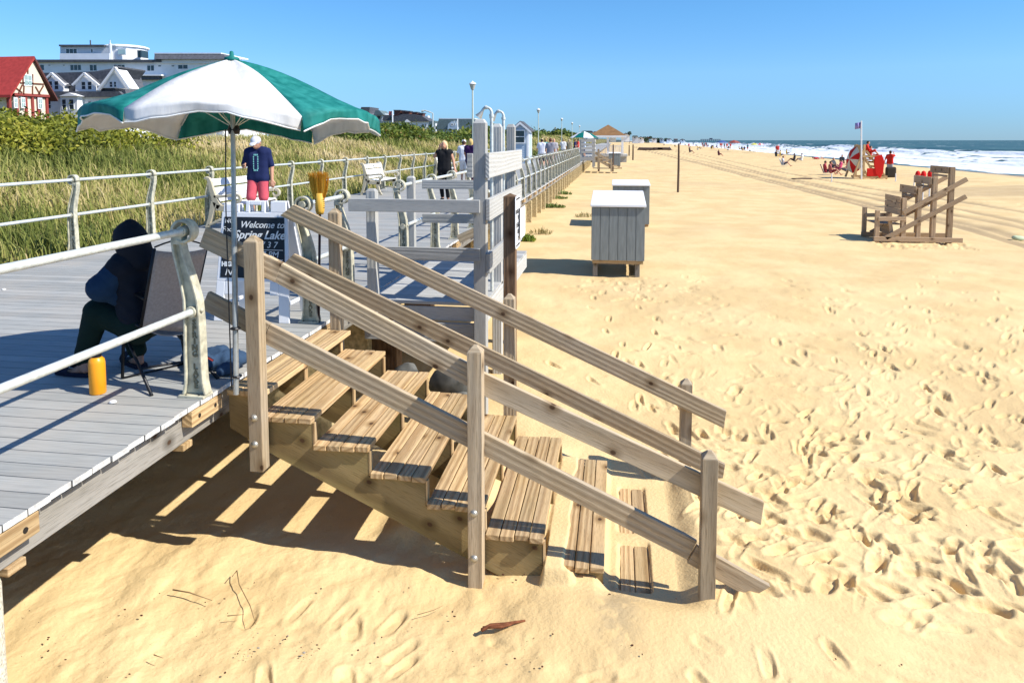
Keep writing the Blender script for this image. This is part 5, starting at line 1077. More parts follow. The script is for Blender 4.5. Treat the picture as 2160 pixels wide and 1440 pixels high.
# ------------------------------------------------------------------ people on the beach
def beachgoer(label, px, py, Y, hd, J, shirt, pants, hair=(.06, .04, .03), group=None, sc=1.0, hat=None, chair=None, cat='person', res=.035):
    b = aty(px, py, Y); b[2] = gz(b[0], Y)
    p = person(label, b, math.radians(hd), J, res, sc, shirt, .4, pants, .4, hair, 0, hat, None, group=group)
    if chair is not None:
        f = V(math.cos(math.radians(hd)), math.sin(math.radians(hd)), 0); s = V(f[1], -f[0], 0); t = thing('beach_chair', chair[1], 'chair', b, 'low beach chairs'); c = cloth(chair[0])
        q = MB(); q.prism([b+s*.26-f*.08+V(0, 0, .14), b+s*.26+f*.4+V(0, 0, .2), b+s*.26+f*.4+V(0, 0, .17), b+s*.26-f*.08+V(0, 0, .11)], -s*.52); q.build('seat', c, t)
        q = MB(); q.prism([b+s*.26-f*.10+V(0, 0, .12), b+s*.26-f*.36+V(0, 0, .78), b+s*.26-f*.39+V(0, 0, .78), b+s*.26-f*.13+V(0, 0, .12)], -s*.52); q.build('backrest', c, t)
        q = MB()
        for e in (-.26, .26): q.tube([b+s*e-f*.36+V(0, 0, .78), b+s*e-f*.1+V(0, 0, .13), b+s*e+f*.42+V(0, 0, .19), b+s*e+f*.36, b+s*e-f*.2], .014, 6)
        q.build('frame', M['pipe'], t)
    return p
beachgoer('person in white and dark clothes reclining in a low chair, farthest left of the sunbathers', 1652, 349, 74, -20, SIT, (.5, .5, .52), (.08, .08, .1), chair=((.5, .5, .52), 'low pale beach chair under the leftmost reclining sunbather'))
beachgoer('person in a dark top sitting on the sand beside a white-clad neighbour', 1675, 338, 88, 160, SIT, (.03, .03, .04), (.04, .04, .05)); beachgoer('person wrapped in white sitting next to the dark-topped sunbather', 1691, 338, 88, 150, SIT, (.72, .70, .66), (.6, .58, .55), hat=(.7, .7, .7))
beachgoer('person in a red top lying back in a beach chair left of the lifeguard stand', 1741, 363, 57, -10, SIT, (.45, .06, .08), (.06, .04, .05), chair=((.3, .05, .06), 'low dark red beach chair left of the lifeguard stand'))
beachgoer('person in dark red shorts sitting beside the red-topped sunbather', 1752, 363, 56, -15, SIT, (.35, .1, .1), (.2, .03, .04)); beachgoer('person in a dark grey shirt crouching behind the pink-clad sunbather', 1758, 348, 67, -60, SIT, (.08, .09, .10), (.05, .05, .06))
beachgoer('person in a pink top sitting just left of the lifeguard stand', 1772, 355, 62, 170, SIT, (.70, .10, .22), (.3, .05, .1)); beachgoer('person in white bending forward beside the lifeguard stand', 1787, 358, 58, 170, SIT, (.70, .68, .66), (.15, .15, .17))
beachgoer('person in a dark wetsuit top seated behind the pink-clad sunbather', 1776, 345, 76, -90, SIT, (.03, .04, .05), (.03, .03, .03)); beachgoer('small figure in red lying on the sand midway to the surf', 1725, 339, 95, 10, LIE, (.5, .04, .05), (.5, .5, .5))
beachgoer('person in dark clothes bending over on the sand before the distant crowd', 1516, 326, 120, 20, SIT, (.12, .04, .06), (.10, .04, .05)); beachgoer('person sitting under a dark wrap at the left end of the distant crowd', 1455, 317, 150, 10, SIT, (.09, .06, .07), (.06, .05, .06), sc=1.2)
g = np.random.default_rng(21)
protos = []; cols = [(.5, .05, .05), (.05, .08, .2), (.6, .6, .6), (.05, .05, .06), (.1, .3, .35), (.6, .45, .1)]
for i, (J, c) in enumerate(zip((STAND, SIT, LIE, SIT, STAND, SIT), cols)):
    p = beachgoer('x', 1500, 315, 180, g.uniform(0, 360), J, c, cols[(i+2) % 6], group='distant beach crowd', res=.06); protos.append(p)
GL = ['tiny figure in red standing in the distant crowd by the surf', 'tiny figure in navy sitting among the distant crowd by the surf', 'tiny pale figure lying down in the distant crowd by the surf', 'tiny figure in black sitting among the distant crowd by the surf', 'tiny figure in teal standing in the distant crowd by the surf', 'tiny figure in tan sitting among the distant crowd by the surf']
place = [(1470+g.uniform(0, 150), g.uniform(185, 330)) for _ in range(32)]+[(1390+g.uniform(0, 80), g.uniform(220, 420)) for _ in range(9)]+[(1580+g.uniform(0, 80), g.uniform(110, 200)) for _ in range(8)]
for i, (px, Y) in enumerate(place):
    p = protos[i % 6]; o = p if i < 6 else copy_tree(p); a = aty(px, 310, Y)
    a[0] = min(a[0], 30+Y*.012)
    z = gz(a[0], Y); o.location = (a[0], Y, z); o['label'] = GL[i % 6]; o['category'] = 'person'; o['group'] = 'distant beach crowd'
def small_parasol(px, py, Y, c1, c2, R, h, label, tilt=0, zb=None):
    b = aty(px, py, Y); b[2] = gz(b[0], Y) if zb is None else zb; t = thing('beach_umbrella', label, 'umbrella', b)
    for k in range(8):
        q = MB(); vs = [b+V(0, 0, h+.45*R)]
        for j in range(4):
            a = 2*math.pi*(k+j/3)/8
            for s in (.5, 1): vs.append(b+V(math.cos(a)*R*s, math.sin(a)*R*s, h+.45*R*(1-s**1.5)))
        q.add(vs, [(0, 1+2*j, 3+2*j) for j in range(3)]+[(1+2*j, 2+2*j, 4+2*j, 3+2*j) for j in range(3)]); o = q.build('canopy_panel', cloth(c1 if k % 2 else c2), t)
    q = MB(); q.tube([b, b+V(0, 0, h+.4*R)], .03, 6); q.build('pole', M['white'], t)
small_parasol(1232, 310, 72, (.0, .14, .12), (.78, .78, .78), 1.45, 1.85, 'green and white parasol over people on the boardwalk near the gazebo', zb=.05)
small_parasol(1590, 330, 150, (.65, .6, .1), (.6, .55, .1), .8, 1.5, 'tiny yellow parasol by the surf behind the distant crowd'); small_parasol(1603, 330, 150, (.6, .05, .05), (.7, .7, .7), .8, 1.5, 'tiny red and white parasol at the surf next to the yellow one')
small_parasol(1548, 322, 170, (.25, .06, .05), (.3, .1, .08), 1.5, 1.9, 'dark red parasol standing among the distant crowd'); small_parasol(1522, 322, 190, (.05, .12, .3), (.06, .1, .25), 1.5, 1.9, 'blue parasol standing among the distant crowd')
# walkers on the far boardwalk
def bw(label, px, Y, hd, shirt, pants, hair=(.06, .04, .03), hat=None, sc=1.0, leg=.45):
    a = aty(px, 320, Y); person(label, (a[0], Y, 0), math.radians(hd), dict(J2), .03, sc, shirt, .4, pants, leg, hair, 0, hat, (.05, .05, .05))
bw('person in a straw hat and white shirt walking behind the railing past the beach hut', 1143, 40, 95, (.68, .70, .78), (.05, .05, .08), hat=(.62, .50, .28)); bw('person in a turquoise top walking beside the straw-hatted walker', 1151, 43, 95, (.10, .48, .42), (.3, .3, .32), (.4, .25, .1))
bw('brown-haired person in a grey top and shorts on the boardwalk', 1161, 39, 90, (.25, .25, .30), (.30, .22, .2), (.12, .04, .03)); bw('bald person in a light grey shirt walking next to the brown-haired one', 1168, 42, 90, (.40, .38, .40), (.2, .2, .25), None)
bw('person in a white top and black trousers near the second lamp post', 1188, 60, 95, (.72, .72, .70), (.03, .03, .03), (.3, .2, .1), leg=.8); bw('person in an olive top far along the boardwalk', 1200, 64, 95, (.25, .22, .14), (.2, .17, .1), (.5, .4, .25))
bw('person in a bright red top beneath the green and white parasol', 1219, 68, 200, (.65, .07, .06), (.1, .1, .15)); bw('person in navy standing left of the red-topped one under the parasol', 1213, 70, 10, (.03, .04, .12), (.03, .03, .06)); bw('person in a pale blue shirt standing right of the red-topped one', 1233, 70, 190, (.5, .6, .75), (.05, .05, .12))
# ------------------------------------------------------------------ plants on the sand, driftwood, weed
def tuft(px, py, w, h, n, stops, label, zs=-.97, dry=False):
    b = atz(px, py, zs); b[2] = gz(b[0], b[1]); q = MB(); gg = np.random.default_rng(int(px))
    for k in range(n):
        c = b+V(gg.uniform(-w, w), gg.uniform(-w*.6, w*.6), 0); a = gg.uniform(0, 6.28); hh = h*gg.uniform(.4, 1)*(1-.5*abs(c[0]-b[0])/w); d = V(math.cos(a), math.sin(a), 0)*hh*.6; m_ = c+d*.4+V(0, 0, hh*.6); e = c+d+V(0, 0, hh*.95)
        s = V(-d[1], d[0], 0); s = unit(s)*(.010 if dry else .022); q.add([c-s*.4, c+s*.4, m_+s, m_-s, e], [(0, 1, 2, 3), (3, 2, 4)], None, 0, gg.random())
    o = q.build('beach_plant', attrmat('beach plant', stops, .7, .2), recalc=False); return tag(o, label, 'plant', 'small plants growing on the sand')
GR = [(0, (.06, .10, .02)), (.6, (.15, .22, .05)), (1, (.30, .34, .12))]; BR = [(0, (.12, .10, .03)), (.6, (.32, .27, .10)), (1, (.5, .42, .2))]
tuft(1163, 439, .55, .22, 240, GR, 'wide low green plant beside the boardwalk piles, middle of the row'); tuft(1172, 421, .55, .2, 160, GR, 'green plant just beyond the wide low one'); tuft(1184, 411, .5, .3, 150, GR, 'farthest green plant of the row by the boardwalk piles')
tuft(1108, 508, .26, .26, 200, [(0, (.10, .16, .02)), (1, (.34, .42, .07))], 'bright green plant right behind the notice post'); tuft(1140, 495, .32, .26, 90, BR, 'yellowish dry plant beside the bright green one', dry=True); tuft(1230, 459, .28, .24, 80, BR, 'dry brown plant left of the near grey box', dry=True)
def stick(pts, r, label, m=None, name='driftwood', dz=.006):
    P = []
    for px, py in pts: p = atz(px, py, -1.2); p = atz(px, py, gz(p[0], p[1])); P.append(V(p[0], p[1], gz(p[0], p[1])+.035+dz))
    q = MB(); k = len(P); q.tube(P, [r*(1 if i < k-1 else .5) for i in range(k)], 6); tag(q.build(name, m or DK, smooth=True), label, 'driftwood' if name == 'driftwood' else 'debris', group='bits of driftwood and dry stems on the sand')
RB = mat('reddish bark', (.20, .07, .03), .8, 0, .2, .3, 40); ST_ = mat('dry stem', (.26, .17, .08), .9)
stick([(1016, 1342), (1035, 1332), (1065, 1330), (1108, 1322)], .011, 'reddish brown piece of driftwood in the foreground sand', RB); stick([(1018, 1337), (1060, 1335), (1080, 1330)], .008, 'thin bark strip lying against the foreground driftwood', RB)
stick([(365, 1256), (400, 1262), (448, 1279)], .004, 'short dark stem on the sand under the deck edge', ST_); stick([(490, 1228), (500, 1215), (505, 1245), (528, 1290), (540, 1330)], .003, 'long bent dry stem on the sand left of the stairs', ST_)
stick([(1200, 1303), (1225, 1302)], .005, 'small dark twig right of the driftwood', ST_); stick([(325, 1395), (345, 1402)], .003, 'tiny forked twig in the lower left sand', ST_); stick([(880, 1310), (915, 1300), (935, 1290)], .002, 'thin pale stem near the middle post', ST_)
stick([(480, 1312), (515, 1309)], .003, 'little twig crossing the long stem', ST_)
def litter():
    gg = np.random.default_rng(33); q = MB(); m = attrmat('dark seaweed crumbs', [(0, (.03, .012, .008)), (.6, (.10, .035, .02)), (.85, (.12, .09, .05)), (1, (.55, .52, .45))], .9)
    cl = [(520, 1385, 26), (650, 1378, 28), (1340, 1365, 30), (1090, 1220, 35), (1290, 1300, 90), (1270, 1250, 60)]; pts = [(gg.normal(c[0], c[2]*.5), gg.normal(c[1], c[2]*.35)) for c in cl for _ in range(16)]+[(gg.uniform(20, 1300), gg.uniform(1240, 1438)) for _ in range(110)]+[(gg.uniform(1560, 2160), gg.uniform(820, 1438)) for _ in range(70)]
    for px, py in pts:
        p = atz(px, py, -1.2); z = gz(p[0], p[1]); p = V(p[0], p[1], z+.028+.02*gg.random()); r = .002+.007*gg.random()**3; a = gg.uniform(0, 3.1); ln_ = gg.uniform(.5, 1.5); q.blob(p, (r*ln_, r*gg.uniform(.5, 1), r*.5), 5)
    tag(q.build('seaweed_litter', m), 'dark crumbs of dried seaweed and shell scattered over the foreground sand', 'seaweed', kind='stuff')
litter()
# ================================================================== LAMPS
LM = mat('pale green lamp post paint', (.55, .60, .52), .5, 0, .4); LG = mat('frosted lamp glass', (.62, .63, .58), .4, 0, .5, transl=.3)
def lamp():
    t = thing('street_lamp', 'x', 'street lamp', (0, 0, 0)); h = 4.5
    q = MB(); q.lathe((0, 0, 0), [(.10, 0), (.10, .25), (.06, .35), (.052, 1.2), (.045, h)], 12); q.build('pole', LM, t, smooth='auto', local=True)
    q = MB(); q.lathe((0, 0, h), [(.06, 0), (.08, .03), (.09, .05), (.175, .33), (.18, .34)], 16); q.build('lantern', LG, t, smooth='auto', local=True)
    q = MB(); q.lathe((0, 0, h+.34), [(.215, 0), (.20, .03), (.10, .11), (.03, .14), (.015, .19), (.001, .2)], 16); q.build('cap', M['white'], t, smooth='auto', local=True)
    q = MB(); [q.tube([(.09*math.cos(a), .09*math.sin(a), h+.05), (.178*math.cos(a), .178*math.sin(a), h+.34)], .008, 4) for a in np.linspace(0, 6.28, 7)[:-1]]; q.build('lantern_frame', LM, t, local=True); return t
l0 = lamp(); LL = ['tallest, nearest white lamp post on the boardwalk beside the grey platform', 'second lamp post from the camera, right of the beach hut', 'third lamp post from the camera, smaller, right of the second one', 'fourth lamp post along the boardwalk, left of the gazebo', 'smallest and farthest lamp post along the boardwalk']
for i, (y, s) in enumerate(((40.2, 1), (75, 1), (107.5, 1), (133, 1), (160, 1))):
    o = l0 if i == 0 else copy_tree(l0); o.location = (-8.15, y, 0); o['label'] = LL[i]; o['group'] = 'lamp posts along the boardwalk'
# ================================================================== BUILDINGS
def mk(c, n='painted wall', r=.8, ns=.06, sc=.6): return mat(n, c, r, 0, .2, ns, sc)
WALL = mk((.82, .83, .84), 'white clapboard'); GRYW = mk((.60, .63, .67), 'grey clapboard'); SLATE = mk((.10, .105, .12), 'slate shingles', ns=.25, sc=2); REDR = mk((.36, .045, .04), 'red roof', ns=.15, sc=2); CREAM = mk((.74, .65, .50), 'cream render'); TIMB = mk((.16, .06, .035), 'brown timber'); BRK = mk((.16, .07, .055), 'dark brick', ns=.3, sc=4); GRN = mk((.14, .19, .20), 'grey green shingles', ns=.2, sc=2); BLUEW = mk((.42, .52, .62), 'pale blue siding')
def fac(t, name, m, pts, Y, d, dy=0): q = MB(); q.prism([aty(x, y, Y)+V(0, dy, 0) for x, y in pts], (0, d, 0)); return q.build(name, m, t)
def facx(t, name, m, pts, X, d): q = MB(); q.prism([atx(x, y, X) for x, y in pts], (d, 0, 0)); return q.build(name, m, t)
def rect(x0, y0, x1, y1): return [(x0, y1), (x1, y1), (x1, y0), (x0, y0)]
def win(t, x0, y0, x1, y1, Y, fr=WALL, nx=1, ny=2, fw=.10):
    a = aty(x0, y1, Y); b = aty(x1, y0, Y); q = MB(); yy = Y-.06
    for lo, hi in (((a[0], a[2]), (a[0]+fw, b[2])), ((b[0]-fw, a[2]), (b[0], b[2])), ((a[0]+fw, a[2]), (b[0]-fw, a[2]+fw)), ((a[0]+fw, b[2]-fw), (b[0]-fw, b[2]))): q.box((lo[0], yy, lo[1]), (hi[0], Y+.03, hi[1]))
    for k in range(1, nx): x = a[0]+(b[0]-a[0])*k/nx; q.box((x-fw*.35, yy+.005, a[2]+fw), (x+fw*.35, Y+.03, b[2]-fw))
    if ny == 2: z = (a[2]+b[2])/2; q.box((a[0]+fw, yy+.01, z-fw*.35), (b[0]-fw, Y+.03, z+fw*.35))
    f = q.build('window', fr, t); q = MB(); q.box((a[0]+fw, Y-.02, a[2]+fw), (b[0]-fw, Y+.01, b[2]-fw)); q.build('pane', M['glass'], f); return f
def tudor():
    X = -90.; a = lambda x, y: atx(x, y, X)
    t = thing('tudor_house', 'half-timbered cream house with a steep red roof at the left edge', 'house', (X, atx(60, 200, X)[1], 0))
    pk, le, re = a(67, 123), a(30, 197), a(104, 202)
    q = MB(); q.prism([le, re, pk], (-.3, 0, 0)); q.build('gable_wall', CREAM, t)
    q = MB(); w = .35
    def line(p0, p1, w=.22): q.beam(a(*p0)+V(.06, 0, 0), a(*p1)+V(.06, 0, 0), .08, w, unit(np.cross(a(*p1)-a(*p0), V(1, 0, 0))))
    for L_ in (((58, 145), (58, 157)), ((42, 175), (92, 178)), ((50, 181), (49, 200)), ((68, 181), (68, 200)), ((74, 183), (84, 200)), ((91, 181), (80, 200)), ((46, 180), (38, 198)), ((32, 185), (46, 196)), ((48, 157), (48, 181)), ((68, 157), (68, 181))): line(*L_)
    q.build('timber_frame', TIMB, t)
    q = MB(); line((30, 199), (104, 203), .4); q.build('jetty_beam', mk((.28, .06, .05), 'red beam'), t)
    yl, yr, zt_, ze = le[1]-1.2, re[1]+1.2, pk[2], le[2]
    q = MB(); q.prism([(X+.5, pk[1], zt_+.3), (X+.5, yl, ze-.3), (X+.5, yl, ze-.7), (X+.5, pk[1], zt_-.2)], (-30, 0, 0)); q.build('roof', REDR, t)
    q = MB(); q.prism([(X+.5, pk[1], zt_+.3), (X+.5, yr, ze-.4), (X+.5, yr, ze-.8), (X+.5, pk[1], zt_-.2)], (-30, 0, 0)); q.build('roof', mk((.12, .05, .045), 'dark roof edge'), t)
    lo = a(20, 203); q = MB(); z1 = ze-.4; q.box((X-28, le[1]+.3, -1), (X-.3, re[1]-.2, z1)); q.build('lower_wall', CREAM, t)
    q = MB()
    for x in (22, 37, 56, 70, 82, 100): p0 = a(x, 204); q.box((X-.3, p0[1]-.2, -1), (X-.05, p0[1]+.2, p0[2]))
    for x in range(8): q.box((X-1.5-3.2*x, le[1]+.1, -1), (X-1.2-3.2*x, le[1]+.3, z1-.3))
    q.build('timber_frame', mk((.30, .06, .05), 'red brown timber'), t)
    for (x0, y0, x1, y1) in ((50, 158, 66, 181), (44, 206, 52, 228), (80, 207, 88, 230), (29, 206, 36, 228)):
        p, r = a(x0, y1), a(x1, y0); q = MB(); q.box((X, min(p[1], r[1]), p[2]), (X+.1, max(p[1], r[1]), r[2])); f = q.build('window', WALL, t); q = MB(); ym = (p[1]+r[1])/2; zm = (p[2]+r[2])/2
        for ya, yb in ((p[1]+.12, ym-.05), (ym+.05, r[1]-.12)): q.box((X+.08, ya, p[2]+.15), (X+.13, yb, zm-.05)); q.box((X+.08, ya, zm+.05), (X+.13, yb, r[2]-.15))
        q.build('pane', mk((.30, .42, .40), 'pale glass', .2), f)
tudor()
def dormer_house():
    Y = 112.; t = thing('dormer_house', 'white house with slate roof, two dormers and a tall gable behind the dune', 'house', aty(180, 230, Y)*V(1, 1, 0))
    fac(t, 'wall', WALL, rect(96, 205, 262, 300), Y, 12)
    fac(t, 'roof', SLATE, [(80, 206), (262, 204), (250, 193), (100, 193)], Y-.6, 1.2); fac(t, 'roof', SLATE, [(92, 195), (245, 195), (232, 150), (118, 154), (86, 154)], Y+1.5, 8)
    fac(t, 'gable_wall', WALL, [(213, 186), (270, 186), (243, 146)], Y+.6, 3)
    q = MB()
    for p0, p1 in (((243, 143), (208, 190)), ((243, 143), (274, 188))): u = unit(np.cross(aty(*p1, Y)-aty(*p0, Y), V(0, 1, 0))); q.beam(aty(*p0, Y+.2), aty(*p1, Y+.2), .5, .35, u)
    q.build('gable_trim', WALL, t)
    q = MB(); q.prism([aty(243, 142, Y+.8), aty(208, 189, Y+.8), aty(206, 189, Y+.8), aty(243, 139, Y+.8)], (0, 8, 0)); q.prism([aty(194, 152, Y+2), aty(240, 144, Y+2), aty(211, 186, Y+1), aty(213, 188, Y+1)], (0, 4, 0)); q.build('roof', SLATE, t)
    for pk, e0, e1, w0, w1 in (((109, 155), (90, 173), (138, 181), 98, 134), ((178, 155), (153, 180), (209, 181), 159, 203)):
        fac(t, 'dormer_wall', WALL, [(w0, 196), (w1, 196), (w1, 176), (pk[0], pk[1]+5), (w0, 174)], Y+.3, 3)
        q = MB()
        for e in (e0, e1): u = unit(np.cross(aty(*e, Y)-aty(*pk, Y), V(0, 1, 0))); q.beam(aty(*pk, Y), aty(*e, Y), .35, .3, u)
        q.build('dormer_trim', WALL, t); q = MB(); q.prism([aty(pk[0], pk[1]-2, Y+.4), aty(e0[0]-1, e0[1], Y+.4), aty(pk[0], pk[1]+3, Y+.4)], (0, 5, 0)); q.prism([aty(pk[0], pk[1]-2, Y+.4), aty(e1[0]+2, e1[1], Y+.4), aty(pk[0], pk[1]+3, Y+.4)], (0, 5, 0)); q.build('dormer_roof', SLATE, t)
    for a in ((103, 171, 111, 190), (115, 171, 124, 190), (172, 172, 181, 190), (185, 172, 194, 190)): win(t, *a, Y+.3)
    for a in ((231, 172, 238, 185), (240, 172, 246, 185)): win(t, *a, Y+.6)
    fac(t, 'porch', WALL, rect(127, 204, 163, 300), Y-1.6, 1.6); fac(t, 'porch_roof', WALL, [(124, 203), (166, 203), (145, 196)], Y-2, 2)
    for a in ((131, 209, 140, 232), (146, 209, 156, 232)): win(t, *a, Y-1.6)
    for a in ((172, 213, 179, 226), (186, 213, 193, 226), (208, 210, 218, 226), (101, 212, 108, 230)): win(t, *a, Y)
dormer_house()
def hotel():
    Y = 150.; t = thing('hotel', 'large white flat-roofed hotel with dark roof bands and a rounded penthouse', 'hotel', aty(270, 230, Y)*V(1, 1, 0))
    fac(t, 'wall', WALL, rect(70, 131, 470, 300), Y, 20); fac(t, 'roof_band', SLATE, rect(66, 126, 338, 131), Y-1, 21); fac(t, 'upper_wall', WALL, rect(325, 124, 476, 134), Y-.5, 16)
    q = MB(); q.prism([aty(325, 125, Y-1.5), aty(478, 125, Y-1.5), aty(470, 114, Y), aty(326, 114, Y)], (0, 3, 0)); q.build('mansard_roof', SLATE, t)
    fac(t, 'parapet', WALL, rect(325, 111.5, 466, 114), Y-.2, 12)
    fac(t, 'lower_roof_band', SLATE, rect(252, 160, 335, 168), Y-1.2, 1.2); fac(t, 'balcony_band', WALL, rect(250, 157, 340, 160), Y-1.6, 1.6)
    fac(t, 'penthouse_wall', GRYW, rect(127, 98, 236, 127), Y+3, 10); fac(t, 'penthouse_parapet', WALL, rect(126, 113, 231, 126), Y+1.5, .4); fac(t, 'penthouse_roof', SLATE, rect(124, 94.5, 219, 98), Y+2.2, 10.5)
    c = aty(266, 120, Y+8); R = (aty(305, 120, Y+8)[0]-aty(228, 120, Y+8)[0])/2; z0, z1 = aty(266, 126, Y)[2], aty(266, 93, Y)[2]
    q = MB(); q.lathe((c[0], c[1], 0), [(R, z0), (R, z1)], 14); q.build('rounded_tower', WALL, t); q = MB(); q.lathe((c[0], c[1], 0), [(R*1.08, z1), (R*1.08, z1+.3), (R*.98, z1+.5), (.1, z1+.7)], 14); q.build('tower_roof', WALL, t)
    q = MB(); p = aty(233, 105, Y+2); q.lathe((p[0], p[1], 0), [(.35, z0), (.35, aty(233, 90, Y)[2]), (.12, aty(233, 89, Y)[2]), (.12, aty(233, 82, Y)[2])], 10); q.build('chimney', GRYW, t)
    q = MB(); p = aty(191, 95, Y+5); q.tube([(p[0], p[1], p[2]), (p[0], p[1], p[2]+1.1)], .15, 6); q.build('vent', SLATE, t)
    for a, nx in (((76, 136, 94, 150), 2), ((148, 136, 172, 150), 3), ((189, 136, 205, 151), 2), ((240, 136, 264, 150), 3), ((310, 137, 326, 151), 2), ((375, 136, 397, 147), 2), ((101, 136, 108, 140), 1), ((132, 136, 138, 140), 1), ((333, 137, 341, 142), 1), ((361, 137, 369, 142), 1), ((267, 171, 276, 175), 1), ((281, 171, 291, 177), 1)): win(t, *a, Y, nx=nx, ny=1, fw=.14)
    win(t, 139, 102, 163, 117, Y+3, nx=3, ny=1, fw=.14); win(t, 192, 103, 196, 112, Y+3, nx=1, ny=1, fw=.08)
    yy = c[1]-R; q = MB(); a, b = aty(249, 116, yy), aty(266, 103, yy); q.box((a[0], yy-.1, a[2]), (b[0], yy+.3, b[2])); f = q.build('window', WALL, t); q = MB(); q.box((a[0]+.15, yy-.13, a[2]+.15), (b[0]-.15, yy, b[2]-.15)); q.build('pane', mk((.45, .62, .60), 'glass with painted sky reflection', .2), f)  # sky reflection is put into the pane's base colour
    for x in (294, 299): q = MB(); a, b = aty(x, 122, yy+1.6), aty(x+3, 107, yy+1.6); q.box((a[0], yy+.9, a[2]), (b[0], yy+3.4, b[2])); q.build('window', M['glass'], t)
hotel()
def chimney_house():
    Y = 240.; t = thing('chimney_house', 'dark-roofed white house with a row of brick chimneys on the skyline', 'house', aty(870, 270, Y)*V(1, 1, 0))
    fac(t, 'wall', WALL, rect(828, 255, 905, 300), Y, 14); fac(t, 'roof', SLATE, [(828, 257), (906, 256), (890, 245), (868, 241), (848, 241), (838, 245), (830, 246)], Y-1, 9)
    for x, y, w in ((831, 232, 13), (848, 233, 6), (855, 234, 9), (869, 236, 10), (882, 238, 10)): f = fac(t, 'chimney', BRK, rect(x, y+2, x+w, 252), Y+3, 3); fac(f, 'chimney_cap', SLATE, rect(x-1, y, x+w+1, y+2), Y+2.6, 3.8)
    fac(t, 'gable_wall', WALL, [(850, 258), (866, 258), (858, 252)], Y-1.2, 1)
    fac(t, 'gable_wall', WALL, [(868, 258), (875, 258), (873, 244)], Y+2, 1); fac(t, 'gable_wall', GRYW, [(895, 262), (905, 262), (902, 244), (897, 246)], Y+5, 3)
    for a in ((890, 261, 894, 269), (896, 261, 899, 269), (864, 262, 868, 267), (870, 262, 874, 267)): win(t, *a, Y, ny=1, fw=.12)
    t = thing('tower_house', 'grey house with a small green-roofed tower just right of the umbrella tip', 'house', aty(800, 260, Y)*V(1, 1, 0)); fac(t, 'wall', GRYW, rect(760, 240, 812, 300), Y+10, 12); fac(t, 'roof', SLATE, [(756, 242), (778, 242), (780, 226), (762, 226)], Y+9, 10); fac(t, 'roof', GRN, [(788, 243), (810, 243), (800, 233), (792, 233)], Y+8, 8); fac(t, 'wall', WALL, rect(805, 243, 809, 256), Y+9, 1); win(t, 795, 244, 803, 252, Y+9.9, ny=1)
    t = thing('low_house', 'brown-grey roofed low house with a flagpole left of the chimneyed house', 'house', aty(818, 255, Y)*V(1, 1, 0)); fac(t, 'wall', GRYW, rect(808, 252, 829, 300), Y+6, 8); fac(t, 'roof', SLATE, [(806, 254), (830, 254), (828, 243), (810, 243)], Y+5, 9); q = MB(); p = aty(828, 258, Y-4); q.tube([p, V(p[0], p[1], aty(828, 234, Y-4)[2])], .25, 6); q.build('flagpole', M['white'], t); fac(t, 'flag', cloth((.5, .12, .12)), rect(820, 235, 826, 243), Y-4, .1)
    Y = 200.; t = thing('green_roof_house', 'pale blue house with a long grey-green roof and a white dormer', 'house', aty(960, 270, Y)*V(1, 1, 0))
    fac(t, 'wall', BLUEW, rect(921, 271, 1003, 310), Y, 12); fac(t, 'roof', GRN, [(918, 273), (1004, 272), (1000, 251), (926, 251)], Y-1, 8); fac(t, 'ridge_cap', WALL, rect(925, 249.6, 1001, 251), Y+1, 5)
    fac(t, 'dormer_wall', BLUEW, [(944, 273), (968, 273), (962, 258), (953, 256), (945, 262)], Y-1.4, 2); win(t, 951, 260, 956, 266, Y-1.4, ny=1, fw=.15); win(t, 957, 260, 961, 265, Y-1.4, ny=1, fw=.15); fac(t, 'bay', WALL, rect(980, 271, 999, 284), Y-1.6, 2); win(t, 985, 273, 992, 280, Y-1.6, nx=2, ny=1, fw=.15)
    t = thing('gabled_house', 'narrow white gabled house between the chimneyed house and the street light', 'house', aty(915, 265, Y)*V(1, 1, 0)); fac(t, 'wall', WALL, [(903, 300), (920, 300), (920, 268), (917, 256), (910, 262), (903, 262)], Y+15, 8); fac(t, 'roof', GRN, [(902, 268), (914, 268), (917, 255), (905, 256)], Y+13.5, 6); win(t, 908, 269, 911, 274, Y+14.8, ny=1)
    t = thing('street_light', 'street light with a long curved arm above the distant houses', 'street light', aty(913, 275, 120)*V(1, 1, 0)); q = MB(); q.tube([aty(913, 300, 120), aty(913, 239, 120), aty(905, 236, 120), aty(897, 233.5, 120), aty(892, 234, 120)], .12, 6); q.build('pole', M['pipe'], t); q = MB(); q.tube([aty(893, 234, 120), aty(889, 235, 120)], .2, 6); q.build('lamp_head', M['pipe'], t)
    t = thing('flagpole', 'white pole standing before the green-roofed house', 'pole', aty(965, 280, 150)*V(1, 1, 0)); q = MB(); q.tube([aty(965, 300, 150), aty(965, 251, 150)], .14, 6); q.build('mast', M['white'], t); q = MB(); q.box(aty(957, 258, 150), aty(962, 255, 150)+V(0, .4, 0)); q.build('lamp_head', M['white'], t)
chimney_house()
